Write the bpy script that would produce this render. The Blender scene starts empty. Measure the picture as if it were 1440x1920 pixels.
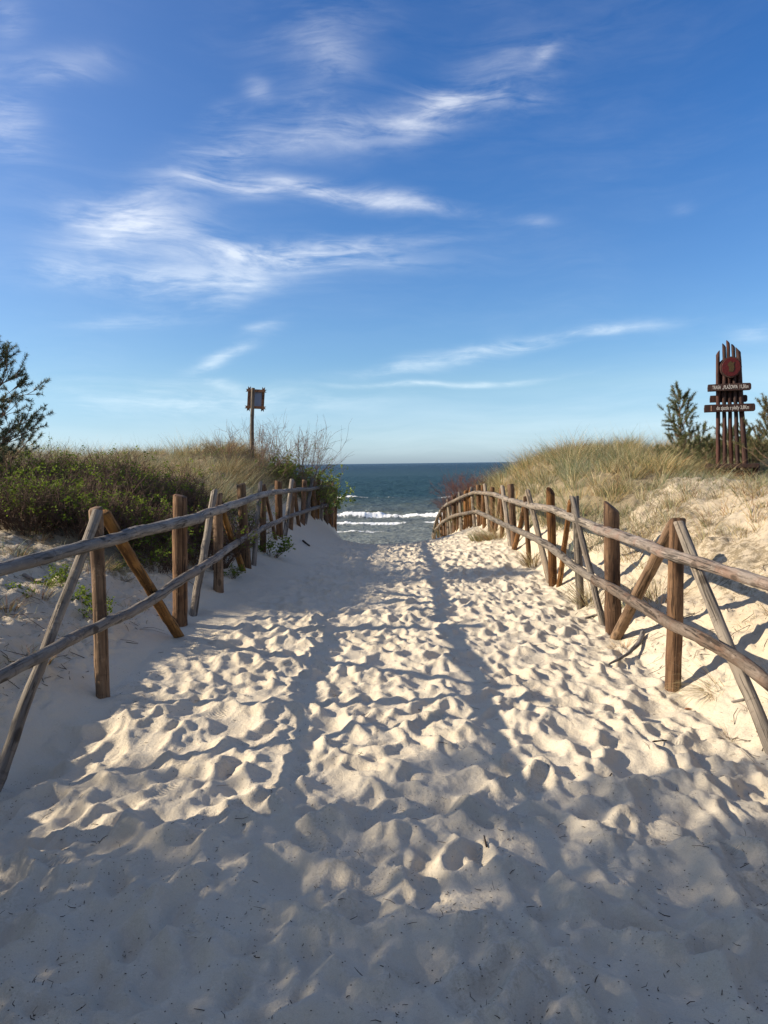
import bpy, math, random
import numpy as np
from mathutils import Vector, Matrix

random.seed(7)
RNG = np.random.default_rng(11)
scene = bpy.context.scene
COL = scene.collection

# ------------------------------------------------------------------ camera
F_PX, CX, CY = 1400.0, 720.0, 960.0
PITCH = math.atan(91.0 / F_PX)
ROLL = math.radians(0.72)
EYE = Vector((0.0, 0.0, 1.7))
cam_d = bpy.data.cameras.new('camera')
cam_d.sensor_fit = 'VERTICAL'
cam_d.sensor_height = 36.0
cam_d.lens = 36.0 * F_PX / 1920.0
cam_d.clip_start = 0.05
cam_d.clip_end = 60000.0
cam = bpy.data.objects.new('camera', cam_d)
COL.objects.link(cam)
CAM_R = (Matrix.Rotation(math.radians(90) - PITCH, 3, 'X') @ Matrix.Rotation(-ROLL, 3, 'Z'))
cam.matrix_world = Matrix.Translation(EYE) @ CAM_R.to_4x4()
scene.camera = cam

# ------------------------------------------------------------------ light
SUN_EL = math.radians(24.5)
SUN_AZ = math.radians(-93.0)          # clockwise from +Y: the sun stands to the left, a touch behind
sun_dir = Vector((math.sin(SUN_AZ) * math.cos(SUN_EL), math.cos(SUN_AZ) * math.cos(SUN_EL), math.sin(SUN_EL)))
sd = bpy.data.lights.new('sun', 'SUN')
sd.energy = 4.6
sd.angle = math.radians(0.55)
sd.color = (1.0, 0.87, 0.68)
so = bpy.data.objects.new('sun', sd)
so.rotation_euler = sun_dir.to_track_quat('Z', 'Y').to_euler()
so.location = (-30, 0, 20)
COL.objects.link(so)

scene.view_settings.view_transform = 'Standard'
scene.view_settings.look = 'None'
scene.view_settings.gamma = 1.0
scene.view_settings.use_curve_mapping = False
scene.view_settings.exposure = 0.93
SKY_STRENGTH = 0.105

# ---- node helper
class NT:
    def __init__(self, tree):
        self.t = tree; self.n = tree.nodes; self.l = tree.links
        self.n.clear()
    def new(self, typ, **kw):
        nd = self.n.new(typ)
        for k, v in kw.items():
            setattr(nd, k, v)
        return nd
    def put(self, sock, v):
        if isinstance(v, bpy.types.NodeSocket): self.l.new(v, sock)
        elif v is not None:
            if isinstance(v, (tuple, list)) and sock.type == 'RGBA' and len(v) == 3: v = (*v, 1.0)
            sock.default_value = v
    def math(self, op, a, b=None, c=None, clamp=False):
        nd = self.new('ShaderNodeMath', operation=op); nd.use_clamp = clamp
        self.put(nd.inputs[0], a)
        if b is not None: self.put(nd.inputs[1], b)
        if c is not None: self.put(nd.inputs[2], c)
        return nd.outputs[0]
    def vmath(self, op, a, b=None):
        nd = self.new('ShaderNodeVectorMath', operation=op)
        self.put(nd.inputs[0], a)
        if b is not None: self.put(nd.inputs[1], b)
        return nd.outputs[0]
    def mix(self, f, a, b, mode='MIX'):
        nd = self.new('ShaderNodeMix', data_type='RGBA', blend_type=mode)
        self.put(nd.inputs[0], f); self.put(nd.inputs[6], a); self.put(nd.inputs[7], b)
        return nd.outputs[2]
    def noise(self, vec, scale, detail=3.0, rough=0.55, dist=0.0, w=None):
        nd = self.new('ShaderNodeTexNoise')
        if w is not None: nd.noise_dimensions = '4D'; self.put(nd.inputs['W'], w)
        self.put(nd.inputs['Vector'], vec); self.put(nd.inputs['Scale'], scale)
        self.put(nd.inputs['Detail'], detail); self.put(nd.inputs['Roughness'], rough)
        self.put(nd.inputs['Distortion'], dist)
        return nd.outputs['Fac']
    def mapping(self, vec, loc=(0,0,0), rot=(0,0,0), sc=(1,1,1)):
        nd = self.new('ShaderNodeMapping')
        self.put(nd.inputs[0], vec); nd.inputs[1].default_value = loc
        nd.inputs[2].default_value = rot; nd.inputs[3].default_value = sc
        return nd.outputs[0]
    def ramp(self, f, stops, interp='LINEAR'):
        nd = self.new('ShaderNodeValToRGB'); cr = nd.color_ramp; cr.interpolation = interp
        while len(cr.elements) < len(stops): cr.elements.new(0.5)
        for e, (p, c) in zip(cr.elements, stops):
            e.position = p
            e.color = (*c, 1.0) if isinstance(c, (tuple, list)) and len(c) == 3 else (c, c, c, 1.0)
        self.put(nd.inputs[0], f)
        return nd.outputs[0]
    def smooth(self, x, lo, hi):
        nd = self.new('ShaderNodeMapRange', interpolation_type='SMOOTHSTEP')
        self.put(nd.inputs[0], x); nd.inputs[1].default_value = lo; nd.inputs[2].default_value = hi
        return nd.outputs[0]

def pix_ray(px, py):
    v = CAM_R @ Vector(((px - CX) / F_PX, -(py - CY) / F_PX, -1.0))
    return v

# ------------------------------------------------------------------ world: clear sky with thin cirrus
world = bpy.data.worlds.new('World')
scene.world = world
world.use_nodes = True
W = NT(world.node_tree)
sky = W.new('ShaderNodeTexSky', sky_type='NISHITA')
sky.sun_disc = False
sky.sun_elevation = SUN_EL
sky.sun_rotation = SUN_AZ
sky.altitude = 0.0
sky.air_density = 1.0
sky.dust_density = 0.35
sky.ozone_density = 2.2
tc = W.new('ShaderNodeTexCoord')
sep = W.new('ShaderNodeSeparateXYZ'); W.l.new(tc.outputs['Generated'], sep.inputs[0])
dx, dy, dz = sep.outputs
az = W.math('ARCTAN2', dx, dy)
el = W.math('ARCSINE', W.math('MINIMUM', W.math('MAXIMUM', dz, -1.0), 1.0))
comb = W.new('ShaderNodeCombineXYZ'); W.l.new(az, comb.inputs[0]); W.l.new(el, comb.inputs[1])
sv = comb.outputs[0]
warp = W.new('ShaderNodeTexNoise'); W.put(warp.inputs['Vector'], sv)
warp.inputs['Scale'].default_value = 5.0; warp.inputs['Detail'].default_value = 1.5
wv = W.vmath('SCALE', W.vmath('SUBTRACT', warp.outputs['Color'], (0.5, 0.5, 0.5)))
wv.node.inputs['Scale'].default_value = 0.055
svw = W.vmath('ADD', sv, wv)
wisp1 = W.noise(W.mapping(svw, rot=(0, 0, 0.12), sc=(4.2, 26, 1)), 1.0, 8.0, 0.62, 0.6)
wisp2 = W.noise(W.mapping(svw, rot=(0, 0, -0.5), sc=(9, 30, 1)), 1.0, 6.0, 0.6, 0.4)
soft = W.noise(W.mapping(svw, sc=(6, 11, 1)), 1.0, 6.0, 0.6, 0.3)
def azel(px, py):
    v = pix_ray(px, py).normalized()
    return math.atan2(v.x, v.y), math.asin(v.z)
# (x, y of both ends of the streak, half width in pixels, strength, wispiness)
STREAKS = [
    (350, 335, 560, 352, 12, 1.25), (540, 345, 850, 385, 12, 1.15), (150, 445, 330, 385, 34, 0.80),
    (180, 430, 420, 470, 30, 0.45), (300, 480, 760, 490, 15, 0.95), (420, 480, 810, 445, 14, 0.75),
    (40, 515, 420, 525, 16, 0.70), (290, 540, 520, 530, 24, 0.75), (380, 570, 460, 560, 20, 0.45),
    (360, 300, 520, 240, 30, 0.45), (480, 270, 720, 250, 20, 0.45), (700, 255, 850, 190, 24, 0.62),
    (780, 215, 870, 175, 22, 0.65), (850, 180, 1010, 110, 36, 0.35), (860, 190, 1010, 175, 18, 0.4), (1010, 110, 1050, 75, 10, 0.45),
    (490, 70, 700, 60, 36, 0.18), (590, 100, 660, 150, 36, 0.26), (470, 165, 490, 180, 14, 0.42),
    (400, 205, 440, 200, 12, 0.4), (0, 125, 180, 120, 16, 0.45), (0, 170, 50, 270, 30, 0.60), (0, 20, 30, 35, 18, 0.5),
    (560, 200, 610, 230, 22, 0.35), (370, 690, 500, 640, 9, 1.1), (380, 700, 470, 725, 8, 0.6), (450, 635, 530, 615, 7, 0.7),
    (690, 695, 960, 650, 10, 1.15), (930, 655, 1250, 605, 8, 1.0), (640, 720, 1040, 705, 4, 1.1),
    (160, 605, 330, 600, 8, 0.5), (965, 410, 1020, 420, 7, 0.28), (1280, 385, 1310, 385, 8, 0.12),
    (1370, 625, 1440, 615, 10, 0.45), (60, 730, 640, 760, 24, 0.55), (200, 760, 700, 745, 14, 0.4),
]
cov = None
for (x0, y0, x1, y1, hw, st) in STREAKS:
    a0, e0 = azel(x0, y0); a1, e1 = azel(x1, y1)
    L = math.hypot(a1 - a0, e1 - e0) / 2 + hw / F_PX
    th = math.atan2(e1 - e0, a1 - a0)
    mp = W.new('ShaderNodeMapping', vector_type='TEXTURE')
    W.put(mp.inputs[0], svw)
    mp.inputs[1].default_value = ((a0 + a1) / 2, (e0 + e1) / 2, 0)
    mp.inputs[2].default_value = (0, 0, th)
    mp.inputs[3].default_value = (L * 1.15, hw / F_PX * 1.55, 1.0)
    ln = W.new('ShaderNodeVectorMath', operation='DOT_PRODUCT')
    W.l.new(mp.outputs[0], ln.inputs[0]); W.l.new(mp.outputs[0], ln.inputs[1])
    g = W.math('MULTIPLY', W.math('EXPONENT', W.math('MULTIPLY', ln.outputs['Value'], -1.6)), st)
    cov = g if cov is None else W.math('ADD', cov, g)
aside_fill = W.math('MAXIMUM', W.smooth(W.math('ABSOLUTE', az), 0.55, 1.1), W.smooth(el, 0.60, 0.9))   # unseen cirrus added beyond the view, to lift and whiten light in the shade
gen = W.math('MULTIPLY', W.smooth(W.noise(W.mapping(svw, loc=(3, 1, 0), sc=(2.2, 6, 1)), 1.0, 5.0, 0.6, 0.3), 0.30, 0.70), W.math('ADD', 0.06, W.math('MULTIPLY', aside_fill, 0.8)))
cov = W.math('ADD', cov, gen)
wisp3 = W.noise(W.mapping(svw, rot=(0, 0, 0.35), sc=(16, 75, 1)), 1.0, 5.0, 0.6, 0.8)
tex = W.math('ADD', W.math('MULTIPLY', W.smooth(wisp1, 0.38, 0.64), 0.62), W.math('MULTIPLY', W.math('MULTIPLY', W.smooth(wisp2, 0.35, 0.65), W.smooth(wisp3, 0.3, 0.65)), 0.55))
tex = W.math('ADD', tex, W.math('MULTIPLY', W.smooth(soft, 0.35, 0.75), 0.25))
# a thin veil low over the water, on every side
veil = W.math('MULTIPLY', W.smooth(W.math('ADD', el, W.math('MULTIPLY', az, -0.07)), 0.13, 0.0), W.smooth(W.noise(W.mapping(svw, sc=(2.5, 22, 1)), 1.0, 5.0), 0.15, 0.75))
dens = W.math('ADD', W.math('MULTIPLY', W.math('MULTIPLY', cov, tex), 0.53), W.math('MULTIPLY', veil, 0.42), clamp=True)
dens = W.math('ADD', dens, W.math('MULTIPLY', W.smooth(az, 0.1, -0.9), 0.115))
dens = W.math('MULTIPLY', dens, W.smooth(el, 0.0, 0.02))
dens = W.math('MINIMUM', dens, 0.62)
# Nishita graded slightly towards the deeper blue of the photograph
grade = W.ramp(el, [(0.0, (0.42, 0.58, 0.98)), (0.03, (0.44, 0.60, 0.90)), (0.10, (0.47, 0.62, 0.77)), (0.22, (0.38, 0.57, 0.79)), (0.40, (0.245, 0.50, 0.81)), (0.62, (0.165, 0.44, 0.79))])
skyc = W.mix(1.0, sky.outputs[0], grade, 'MULTIPLY')
cloudc = W.mix(W.smooth(el, 0.0, 0.35), (4.6, 5.5, 5.9), (6.1, 6.2, 6.3))
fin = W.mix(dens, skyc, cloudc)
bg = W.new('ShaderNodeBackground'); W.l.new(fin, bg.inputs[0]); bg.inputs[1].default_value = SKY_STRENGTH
wo = W.new('ShaderNodeOutputWorld'); W.l.new(bg.outputs[0], wo.inputs[0])

# ------------------------------------------------------------------ materials
def mat(name):
    m = bpy.data.materials.new(name); m.use_nodes = True
    t = NT(m.node_tree)
    b = t.new('ShaderNodeBsdfPrincipled'); o = t.new('ShaderNodeOutputMaterial')
    t.l.new(b.outputs[0], o.inputs[0])
    return m, t, b
def bump(t, b, h, strength, dist):
    bp = t.new('ShaderNodeBump'); bp.inputs['Strength'].default_value = strength
    bp.inputs['Distance'].default_value = dist
    t.l.new(h, bp.inputs['Height']); t.l.new(bp.outputs[0], b.inputs['Normal'])
    return bp

def sand_material():
    m, t, b = mat('dry_sand')
    geo = t.new('ShaderNodeNewGeometry'); P = geo.outputs['Position']
    a = t.new('ShaderNodeAttribute'); a.attribute_name = 'litter'
    tr = t.new('ShaderNodeAttribute'); tr.attribute_name = 'tread'
    ph = t.new('ShaderNodeAttribute'); ph.attribute_name = 'phase'
    n1 = t.noise(P, 0.9, 4); n2 = t.noise(P, 9, 4); n3 = t.noise(P, 420, 2, 0.7)
    col = t.mix(n1, (0.62, 0.55, 0.435), (0.53, 0.465, 0.36))
    col = t.mix(t.smooth(n2, 0.35, 0.75), col, (0.60, 0.515, 0.385))
    col = t.mix(t.math('MULTIPLY', t.smooth(n3, 0.35, 0.75), 0.34), col, (0.27, 0.235, 0.18))
    cr_ = t.new('ShaderNodeAttribute'); cr_.attribute_name = 'crumb'
    col = t.mix(t.math('MULTIPLY', cr_.outputs['Fac'], t.math('MULTIPLY', t.smooth(t.noise(P, 60, 4, 0.7), 0.42, 0.62), 0.45)), col, (0.30, 0.25, 0.18))
    bk = t.new('ShaderNodeAttribute'); bk.attribute_name = 'bank'
    col = t.mix(t.math('MULTIPLY', bk.outputs['Fac'], t.math('ADD', 0.45, t.math('MULTIPLY', t.noise(P, 3.1, 5, 0.7), 0.6))), col, (0.43, 0.35, 0.245))
    # dark grains and crumbs of bark, lying in loose patches
    vo = t.new('ShaderNodeTexVoronoi'); vo.inputs['Scale'].default_value = 75.0; t.l.new(P, vo.inputs['Vector'])
    patch = t.smooth(t.noise(P, 2.1, 4, 0.7), 0.46, 0.66)
    dot = t.math('MULTIPLY', t.math('LESS_THAN', vo.outputs['Distance'], 0.24), patch)
    vc = t.new('ShaderNodeSeparateColor'); t.l.new(vo.outputs['Color'], vc.inputs[0])
    dot = t.math('MULTIPLY', dot, t.math('GREATER_THAN', vc.outputs[0], 0.72))
    col = t.mix(t.math('MULTIPLY', dot, 0.75), col, (0.05, 0.035, 0.022))
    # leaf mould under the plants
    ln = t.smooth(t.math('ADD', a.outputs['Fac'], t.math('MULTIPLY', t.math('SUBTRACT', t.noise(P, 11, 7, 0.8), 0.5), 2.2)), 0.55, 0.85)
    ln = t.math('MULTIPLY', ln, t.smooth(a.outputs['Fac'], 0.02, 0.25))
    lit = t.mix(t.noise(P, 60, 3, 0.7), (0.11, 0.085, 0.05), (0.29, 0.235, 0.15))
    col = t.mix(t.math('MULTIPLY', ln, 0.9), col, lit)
    # wet sand by the sea
    sp = t.new('ShaderNodeSeparateXYZ'); t.l.new(P, sp.inputs[0])
    wet = t.smooth(sp.outputs[2], -2.9, -3.3)
    col = t.mix(wet, col, (0.17, 0.145, 0.105))
    t.put(b.inputs['Base Color'], col)
    t.put(b.inputs['Roughness'], t.math('SUBTRACT', 0.95, t.math('MULTIPLY', wet, 0.6)))
    b.inputs['Specular IOR Level'].default_value = 0.15
    h = t.math('ADD', t.math('MULTIPLY', t.noise(P, 38, 5, 0.65), 0.010), t.math('MULTIPLY', t.noise(P, 210, 3, 0.7), 0.0026))
    rough = t.smooth(t.noise(P, 1.6, 3, 0.6), 0.48, 0.7)
    h = t.math('ADD', h, t.math('MULTIPLY', t.math('MULTIPLY', t.noise(P, 95, 3, 0.8), rough), 0.009))
    h = t.math('ADD', h, t.math('MULTIPLY', t.math('MULTIPLY', t.math('SINE', ph.outputs['Fac']), tr.outputs['Fac']), 0.0026))
    bump(t, b, h, 1.0, 1.0)
    return m
M_SAND = sand_material()

def wood_material(name, light, dark, stain, stain_amt=0.5, knots=0.6, green=0.0, grain=1.0, gloss=0.2):
    m, t, b = mat(name)
    tcn = t.new('ShaderNodeTexCoord'); O = tcn.outputs['Object']
    oi = t.new('ShaderNodeObjectInfo'); R = oi.outputs['Random']
    W4 = t.math('MULTIPLY', R, 40.0)
    fine = t.noise(t.mapping(O, sc=(70, 70, 2.2)), 1.0, 4, 0.65, 0.4, w=W4)
    mid = t.noise(t.mapping(O, sc=(16, 16, 1.6)), 1.0, 4, 0.6, 0.8, w=W4)
    blot = t.noise(t.mapping(O, sc=(6, 6, 3.2)), 1.0, 4, 0.6, 0.5, w=W4)
    col = t.mix(t.smooth(mid, 0.3, 0.7), light, dark)
    col = t.mix(t.math('MULTIPLY', t.smooth(blot, 0.45, 0.68), stain_amt), col, stain)
    col = t.mix(t.math('MULTIPLY', t.smooth(fine, 0.50, 0.66), 0.8 * grain), col, tuple(c * 0.35 for c in dark))
    crack = t.smooth(t.noise(t.mapping(O, sc=(38, 38, 1.3)), 1.0, 3, 0.6, 0.3, w=W4), 0.575, 0.625)
    col = t.mix(t.math('MULTIPLY', crack, 0.8), col, tuple(c * 0.22 for c in dark))
    scuff = t.smooth(t.noise(t.mapping(O, sc=(14, 14, 7)), 1.0, 5, 0.75, 0.3, w=W4), 0.56, 0.66)
    col = t.mix(t.math('MULTIPLY', scuff, 0.5), col, tuple(min(1, c * 1.45) for c in light))
    # knots and cross scars
    kn = t.new('ShaderNodeTexVoronoi'); kn.voronoi_dimensions = '4D'
    t.put(kn.inputs['Vector'], t.mapping(O, sc=(9, 9, 5))); t.put(kn.inputs['W'], W4); kn.inputs['Scale'].default_value = 1.0
    k = t.smooth(kn.outputs['Distance'], 0.30, 0.18)
    band = t.smooth(t.noise(t.mapping(O, sc=(9, 9, 30)), 1.0, 3, 0.6, 0.2, w=W4), 0.585, 0.65)
    dk = t.math('MULTIPLY', t.math('MAXIMUM', k, t.math('MULTIPLY', band, 0.4)), knots)
    col = t.mix(dk, col, (0.028, 0.02, 0.014))
    hs = t.new('ShaderNodeHueSaturation')
    t.put(hs.inputs['Color'], col); t.put(hs.inputs['Value'], t.math('ADD', 0.75, t.math('MULTIPLY', R, 0.5)))
    t.put(hs.inputs['Saturation'], t.math('ADD', 0.8, t.math('MULTIPLY', t.math('FRACT', t.math('MULTIPLY', R, 7.3)), 0.4)))
    t.put(b.inputs['Base Color'], hs.outputs[0])
    b.inputs['Roughness'].default_value = 0.78; b.inputs['Specular IOR Level'].default_value = gloss
    h = t.math('SUBTRACT', t.math('MULTIPLY', fine, 0.007), t.math('MULTIPLY', dk, 0.004))
    h = t.math('ADD', h, t.math('MULTIPLY', mid, 0.010))
    h = t.math('SUBTRACT', h, t.math('MULTIPLY', crack, 0.006))
    h = t.math('ADD', h, t.math('MULTIPLY', scuff, 0.003))
    bump(t, b, h, 1.0, 1.0)
    return m
M_GREY = wood_material('weathered_grey_wood', (0.25, 0.21, 0.165), (0.125, 0.105, 0.085), (0.19, 0.14, 0.10), 0.6, 0.7)
M_BLUEGREY = wood_material('silver_rail_wood', (0.24, 0.215, 0.185), (0.115, 0.10, 0.09), (0.24, 0.185, 0.14), 0.45, 0.85)
M_BROWN = wood_material('brown_post_wood', (0.215, 0.118, 0.056), (0.105, 0.053, 0.026), (0.045, 0.02, 0.011), 0.75, 0.5)
M_OCHRE = wood_material('ochre_stripped_wood', (0.23, 0.135, 0.062), (0.13, 0.07, 0.032), (0.055, 0.025, 0.012), 0.7, 0.55)
M_REDGREY = wood_material('reddish_rail_wood', (0.22, 0.18, 0.15), (0.11, 0.088, 0.07), (0.16, 0.082, 0.05), 0.6, 0.65)
M_SIGN = wood_material('dark_stained_wood', (0.062, 0.021, 0.014), (0.034, 0.012, 0.008), (0.02, 0.008, 0.006), 0.5, 0.2, gloss=0.35)
M_BOARD = wood_material('stained_board_wood', (0.042, 0.014, 0.009), (0.024, 0.008, 0.006), (0.02, 0.008, 0.006), 0.5, 0.1, gloss=0.35)
M_DRIFT = wood_material('charred_driftwood', (0.20, 0.18, 0.16), (0.07, 0.06, 0.055), (0.03, 0.028, 0.026), 0.7, 0.6)
M_FRAME = wood_material('frame_wood', (0.22, 0.10, 0.045), (0.12, 0.05, 0.022), (0.07, 0.03, 0.015), 0.5, 0.2)

def flat_material(name, col, rough=0.6, var=0.25, scale=20, spec=0.3):
    m, t, b = mat(name)
    geo = t.new('ShaderNodeTexCoord')
    n = t.noise(geo.outputs['Object'], scale, 4, 0.6)
    c = t.mix(t.smooth(n, 0.3, 0.7), tuple(x * (1 - var) for x in col), tuple(x * (1 + var) for x in col))
    t.put(b.inputs['Base Color'], c); b.inputs['Roughness'].default_value = rough
    b.inputs['Specular IOR Level'].default_value = spec
    bump(t, b, n, 0.3, 0.003)
    return m
M_RED = flat_material('red_paint', (0.062, 0.004, 0.0035), 0.5, 0.3, 30)
M_OLIVE = flat_material('olive_paint', (0.045, 0.028, 0.008), 0.6, 0.3, 30)
M_WHITE = flat_material('white_lettering_paint', (0.42, 0.39, 0.36), 0.6, 0.1, 30)
M_PALE = flat_material('pale_scratch', (0.42, 0.25, 0.17), 0.7, 0.2, 30)
M_PANEL = flat_material('grey_blue_panel', (0.20, 0.235, 0.31), 0.5, 0.1, 8)
M_STEM = flat_material('bramble_bark', (0.10, 0.062, 0.042), 0.8, 0.4, 15)
M_TWIG = flat_material('bare_twig_bark', (0.16, 0.105, 0.075), 0.8, 0.3, 15)
M_REDTWIG = flat_material('reddish_twig_bark', (0.12, 0.048, 0.034), 0.8, 0.3, 15)
M_PINEBARK = flat_material('pine_bark', (0.16, 0.105, 0.07), 0.9, 0.4, 25)
M_CRUMB = flat_material('dark_litter', (0.045, 0.030, 0.020), 0.9, 0.4, 60)
M_LEAFO = flat_material('orange_leaf', (0.55, 0.16, 0.03), 0.6, 0.2, 60)

def foliage_material(name, trans=0.35, rough=0.6, spec=0.25):
    """colour comes from the per-blade 'tint' attribute (each leaf's or blade's own colour)"""
    m = bpy.data.materials.new(name); m.use_nodes = True
    t = NT(m.node_tree)
    a = t.new('ShaderNodeAttribute'); a.attribute_name = 'tint'
    b = t.new('ShaderNodeBsdfPrincipled'); t.l.new(a.outputs['Color'], b.inputs['Base Color'])
    b.inputs['Roughness'].default_value = rough; b.inputs['Specular IOR Level'].default_value = spec
    tr = t.new('ShaderNodeBsdfTranslucent'); t.l.new(a.outputs['Color'], tr.inputs[0])
    mx = t.new('ShaderNodeMixShader'); mx.inputs[0].default_value = trans
    t.l.new(b.outputs[0], mx.inputs[1]); t.l.new(tr.outputs[0], mx.inputs[2])
    o = t.new('ShaderNodeOutputMaterial'); t.l.new(mx.outputs[0], o.inputs[0])
    return m
M_GRASS = foliage_material('marram_blades', 0.25)
M_LEAF = foliage_material('rose_leaves', 0.4, 0.65, 0.15)
M_NEEDLE = foliage_material('pine_needles', 0.15, 0.55, 0.3)

# ------------------------------------------------------------------ generic builders
def mesh_from(name, verts, faces_flat, loop_counts, smooth=True):
    me = bpy.data.meshes.new(name)
    verts = np.asarray(verts, np.float32).reshape(-1, 3)
    faces_flat = np.asarray(faces_flat, np.int32).ravel()
    lc = np.asarray(loop_counts, np.int32)
    me.vertices.add(len(verts)); me.vertices.foreach_set('co', verts.ravel())
    me.loops.add(len(faces_flat)); me.loops.foreach_set('vertex_index', faces_flat)
    me.polygons.add(len(lc))
    st = np.zeros(len(lc), np.int32); st[1:] = np.cumsum(lc)[:-1]
    me.polygons.foreach_set('loop_start', st); me.polygons.foreach_set('loop_total', lc)
    me.polygons.foreach_set('use_smooth', np.full(len(lc), smooth, bool))
    me.update(calc_edges=True); me.validate()
    return me
def link(name, me, m, parent=None, loc=None):
    o = bpy.data.objects.new(name, me); COL.objects.link(o)
    if m is not None and me is not None: me.materials.append(m)
    if parent is not None: o.parent = parent
    if loc is not None: o.location = loc
    return o
def tag(o, label=None, cat=None, group=None, kind=None):
    if label: o['label'] = label
    if cat: o['category'] = cat
    if group: o['group'] = group
    if kind: o['kind'] = kind
    return o
def empty(name, loc, label, cat, group=None):
    o = bpy.data.objects.new(name, None); COL.objects.link(o); o.location = loc
    o.empty_display_size = 0.1
    return tag(o, label, cat, group)
def copy_tree(o, parent=None):
    c = o.copy(); COL.objects.link(c); c.parent = parent
    for ch in [x for x in KIDS.get(o.name, [])]:
        d = copy_tree(ch, c); KIDS.setdefault(c.name, []).append(d)
    return c
KIDS = {}

def P(px, py, Y):
    """world point seen at photo pixel (px,py) at world distance Y in front of the camera"""
    v = pix_ray(px, py)
    return EYE + v * (Y / v.y)

# value noise
LAT = RNG.random((256, 256))
def vnoise(x, y):
    x = np.asarray(x, float); y = np.asarray(y, float)
    xi = np.floor(x).astype(int); yi = np.floor(y).astype(int)
    fx = x - xi; fy = y - yi
    fx = fx * fx * (3 - 2 * fx); fy = fy * fy * (3 - 2 * fy)
    a = LAT[xi & 255, yi & 255]; b = LAT[(xi + 1) & 255, yi & 255]
    c = LAT[xi & 255, (yi + 1) & 255]; d = LAT[(xi + 1) & 255, (yi + 1) & 255]
    return (a * (1 - fx) + b * fx) * (1 - fy) + (c * (1 - fx) + d * fx) * fy
def fbm(x, y, o=4, r=0.5):
    s = 0; a = 1; n = 0
    for i in range(o):
        s = s + a * (vnoise(x * 2 ** i + 17.3 * i, y * 2 ** i + 9.1 * i) - 0.5); n += a; a *= r
    return s / n * 2
def sstep(x, a, b):
    t = np.clip((np.asarray(x, float) - a) / (b - a), 0, 1)
    return t * t * (3 - 2 * t)

# ------------------------------------------------------------------ fence stations measured along the path
# px, top py, base py, distance, width px
LP = [(193, 955, 1306, 5.20, 25, 180), (339, 931, 1171, 7.65, 28, 338), (408.5, 927, 1108, 9.10, 18, 408), (463, 909, 1063, 10.9, 16, 452),
      (494, 909, 1034, 12.5, 12, 492), (525, 903, 1006, 14.6, 13, 522), (545, 902, 992, 16.7, 10, 549), (567, 901, 983, 19.3, 9, 571),
      (587, 902, 972, 21.9, 8, 587), (595, 900, 971, 23.5, 8, 597), (611, 904, 979, 26.6, 8, 609), (619, 907, 983, 29.0, 8, 618), (627, 918, 989, 32.0, 9, 629)]
RP = [(1262, 975, 1298, 5.6, 30, 1270), (1151, 951, 1189, 7.6, 29, 1147), (1089, 932, 1141, 8.9, 15, 1078), (1036, 922, 1100, 10.4, 16, 1032),
      (993, 932, 1055, 12.1, 9, 985), (965, 909, 1026, 14.2, 12, 957), (942, 916, 1008, 16.2, 8, 940), (924, 914, 998, 18.0, 9, 923),
      (908, 911, 990, 19.3, 7, 905), (899, 910, 986, 20.5, 9, 897), (884, 915, 988, 21.7, 8, 884), (872, 920, 993, 23.0, 8, 874), (864, 925, 996, 24.2, 6, 862),
      (851, 929, 999, 25.3, 8, 851), (841, 938, 1004, 26.6, 6, 840), (834, 950, 1009, 28.0, 6, 832), (828, 962, 1011, 29.0, 5, 826), (822, 976, 1011, 30.0, 5, 820), (815, 990, 1012, 31.0, 4, 815)]
def stations(lst):
    ys, xs, zs = [], [], []
    for (px, t, b, Y, w, tx) in lst:
        p = P(px, b, Y); ys.append(Y); xs.append(p.x); zs.append(p.z)
    return np.array(ys), np.array(xs), np.array(zs)
LY, LX, LZ = stations(LP); RY, RX, RZ = stations(RP)
LZ[0] = 0.06
def xl(y): return np.interp(y, np.r_[3.7, 4.6, LY, 35, 40, 50], np.r_[-2.25, -2.12, LX, -3.0, -6.0, -9.0])
def xr(y): return np.interp(y, np.r_[RY, 34, 40, 50], np.r_[RX, 3.6, 7.0, 10.0])
def near_sink(x, y):   # the sand dips a little along the left fence close to the viewer
    return -0.13 * np.exp(-((x + 2.1) / 0.7) ** 2) * (1 - sstep(y, 4.2, 5.0))
def ext(y, ys, zs):   # base height at the fence, flat towards the viewer, falling on the far side
    return np.interp(y, np.r_[-20, ys, 34, 37, 45, 60], np.r_[zs[0], zs, -2.65, -3.0, -3.40, -4.3])
def zc(y):
    return np.interp(y, [-20, 0, 8, 12, 15, 18, 21, 25, 28, 31, 36, 45, 60], [0.0, 0.0, -0.03, -0.05, -0.13, -0.30, -0.60, -1.15, -1.75, -2.3, -2.8, -3.38, -4.3])
def hl(y): return np.interp(y, [-20, 6, 8.5, 12, 15, 18, 21, 24, 28, 31, 34, 40], [1.3, 1.1, 1.1, 1.18, 1.32, 1.6, 1.95, 1.9, 1.1, -0.3, -2.2, -2.9])
def hr(y, x=4.0):
    a = np.interp(y, [-20, 6, 9, 12, 15, 18, 21, 25, 29, 31, 34, 38], [1.2, 1.2, 1.25, 1.35, 1.6, 1.75, 1.85, 1.65, 0.4, -0.8, -2.2, -2.8])
    b = np.interp(y, [-20, 6, 9, 12, 15, 17.5, 20.5, 24, 28, 31, 34, 38], [1.2, 1.2, 1.2, 1.15, 1.1, 1.2, 2.0, 1.9, 0.8, -0.6, -2.2, -2.8])
    w = sstep(x, 5.0, 7.0); return a * (1 - w) + b * w
def wl(y): return np.interp(y, [6, 12, 16, 40], [4.2, 3.6, 2.5, 3.0])
def wr(y): return np.interp(y, [6, 10, 14, 40], [4.0, 3.2, 2.3, 3.0])
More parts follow.
